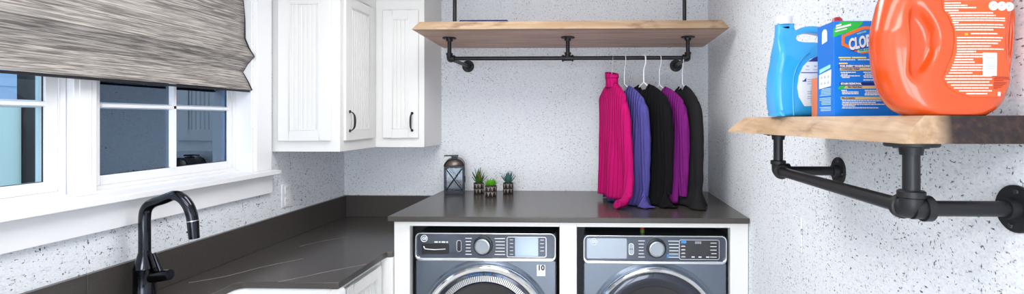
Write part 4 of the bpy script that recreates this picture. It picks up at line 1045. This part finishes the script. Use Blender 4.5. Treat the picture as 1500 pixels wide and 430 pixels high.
def grip(x, z):
    """recessed hand grip on the left, slimmer dent on the right"""
    px = 1378+x/os_; py = 165-z/os_
    cxp = 1321+10*math.sin(PI*(py-15)/92) if 15 < py < 107 else 1321
    d = ((px-cxp)/ (15.0))**2+((py-61)/45.0)**2
    a = 1/(1+math.exp(min(60,(d-1)*5.0)))
    d2 = ((px-1463)/11.0)**2+((py-62)/44.0)**2
    b = 1/(1+math.exp(min(60,(d2-1)*5.0)))
    return .020*a+.016*b
def depth_at(z):
    k = z/ZM; d = .050
    if z < .012: d *= .84+.16*math.sqrt(z/.012)
    if k > .74: d *= math.sqrt(max(.05, 1-((k-.74)/.30)**2))
    return d
def surf(x, z, side):
    l, rr_ = smooth_ext(z); c = (l+rr_)/2; h = (rr_-l)/2; q = min(1, abs((x-c)/h)); y = depth_at(z)*(1-q**3.2)**(1/2.2)
    y -= grip(x, z)*min(1, y/.02)
    return side*max(y, 0)
def jugf(u, v):
    z = ZM*v; l, rr_ = smooth_ext(z); c = (l+rr_)/2; h = (rr_-l)/2; t = 2*PI*u
    x = c+h*math.copysign(abs(math.cos(t))**.8, math.cos(t)); s = 1 if math.sin(t) >= 0 else -1
    return (x, surf(x, z, s), z)
b = MB(); NU, NV = 220, 130; b.grid(jugf, NU, NV, True)
b.f.append(tuple(range(NU-1,-1,-1))); b.f.append(tuple((NV-1)*NU+i for i in range(NU)))
b.build('body', 'jug_orange', r, smooth=50)
MB().lathe([(.026,0),(.026,.01),(.030,.011),(.030,.045),(.027,.048),(0,.048)], (0,0,ZM-.002), n=36).build('cap', 'jug_orange', r)
def op(px, py): return ((px-1378)*os_, (165-py)*os_)
# label: follows the surface
def label_edge(py):      # left/right label limits by row
    Lp = [(-40,1352),(0,1352),(17,1353),(25,1360),(45,1368),(60,1369),(80,1366),(100,1358),(113,1353),(125,1360),(133,1372),(139,1392)]
    Rp = [(-40,1448),(0,1449),(25,1447),(40,1443),(62,1441),(85,1444),(105,1454),(120,1458),(132,1446),(139,1430)]
    def it(T):
        for i in range(len(T)-1):
            if T[i][0] <= py <= T[i+1][0]: t = (py-T[i][0])/(T[i+1][0]-T[i][0]); return T[i][1]+(T[i+1][1]-T[i][1])*t
        return T[-1][1]
    return it(Lp), it(Rp)
def lf(u, v):
    py = 139-179*v; a, c = label_edge(py); px = a+(c-a)*u; x, z = op(px, py); return (x, surf(x, z, -1)-.0008, z)
lb_ = MB().grid(lf, 30, 80).build('label', 'label_orange', r, smooth=60)
def strip(mb, x0, x1, y0, y1, off=.0016):
    n = max(2, int((x1-x0)/8)+1); m_ = 3 if y1-y0 > 4 else 2
    def f(u, v):
        x, z = op(x0+(x1-x0)*u, y0+(y1-y0)*v); return (x, surf(x, z, -1)-off, z)
    mb.grid(f, n, m_)
g = MB(); rnd = random.Random(2)
rows = [(-30,1353,1400),(-26,1353,1430),(-22,1353,1425),(-18,1353,1410),(-14,1353,1428),(-10,1353,1420),(-6,1353,1395),(-2,1353,1405),(3.2,1353,1429),(8.2,1353,1377),(11.6,1353,1386),(14.8,1353,1398),(18.6,1354,1374),(22,1359,1422),(25.6,1361,1426),(29.2,1363,1441),(32.4,1364,1441),(35.4,1364,1374),(38.4,1366,1438),(42,1367,1440),(45.6,1368,1423),(51,1389,1429),(56.5,1370,1437),(60.4,1370,1434),(64.4,1370,1430),(68.4,1370,1419),(72.4,1370,1439),(76,1370,1398),(79.6,1369,1417),(83.2,1368,1418),(87,1367,1394),(90.6,1366,1396),(94.6,1364,1416),(98.2,1363,1406),(101.8,1361,1421),(105.6,1359,1393),(110,1355,1421),(114.2,1354,1421),(118.4,1357,1417),(122.6,1362,1422),(126.6,1366,1416),(130.6,1373,1421),(134.6,1383,1414)]
for y, x0, x1 in rows:
    x = x0+1.5
    while x < x1:
        e = min(x1, x+rnd.uniform(5,14)); strip(g, x, e, y-.95, y+.95); x = e+.5
g.build('print', 'print_pink', lb_, smooth=0)
g = MB(); strip(g, 1407, 1428, 77.5, 109.5, .0018); bc = g.build('barcode_panel', 'print_white', lb_, smooth=0)
g = MB(); strip(g, 1410, 1425, 84.0, 85.0, .0024); 
for k_ in range(7): strip(g, 1410, 1425, 92+k_*1.5, 92.7+k_*1.5, .0024)
g.build('barcode', 'label_grey', bc, smooth=0)
for px in (1422.3, 1435.5, 1448.3):
    x, z = op(px, 12.2); y = surf(x, z, -1)
    ic = MB().lathe([(.0080,0),(.0080,.0022),(0,.0022)], (x, y, z), 'Y', 24).build('icon', 'print_pink', lb_)
    MB().lathe([(.0062,.0022),(.0062,.0026),(0,.0026)], (x, y, z), 'Y', 24).build('icon_disc', 'print_white', ic)
    MB().lathe([(.0020,.0026),(.0020,.0029),(0,.0029)], (x-.001, y, z+.001), 'Y', 8).build('icon_mark', 'label_grey', ic)
g = MB()
for y, x0, x1 in ((111.5,1426,1452),(113.6,1424,1456),(116,1424,1440),(119,1424,1447),(121,1424,1444),(123.2,1424,1440),(125.4,1424,1437),(127.4,1424,1430)): strip(g, x0, x1, y-.6, y+.6)
g.build('red_print', 'print_red', lb_, smooth=0)
g = MB(); strip(g, 1430.5, 1436, 132, 137.5); g.build('symbol', 'print_white', lb_, smooth=0)
g = MB(); strip(g, 1382, 1387, 50, 53.5); g.build('gold_mark', 'print_gold', lb_, smooth=0)

# fine print, too small to pick apart letter by letter
for o in bpy.data.objects:
    if o.type == 'MESH' and o.parent and o.name.split('.')[0] in ('print','dial_print','side_print','yellow_print','pale_print','red_print','barcode','diagram_print','facet','slot','label_line'): o['kind'] = 'stuff'
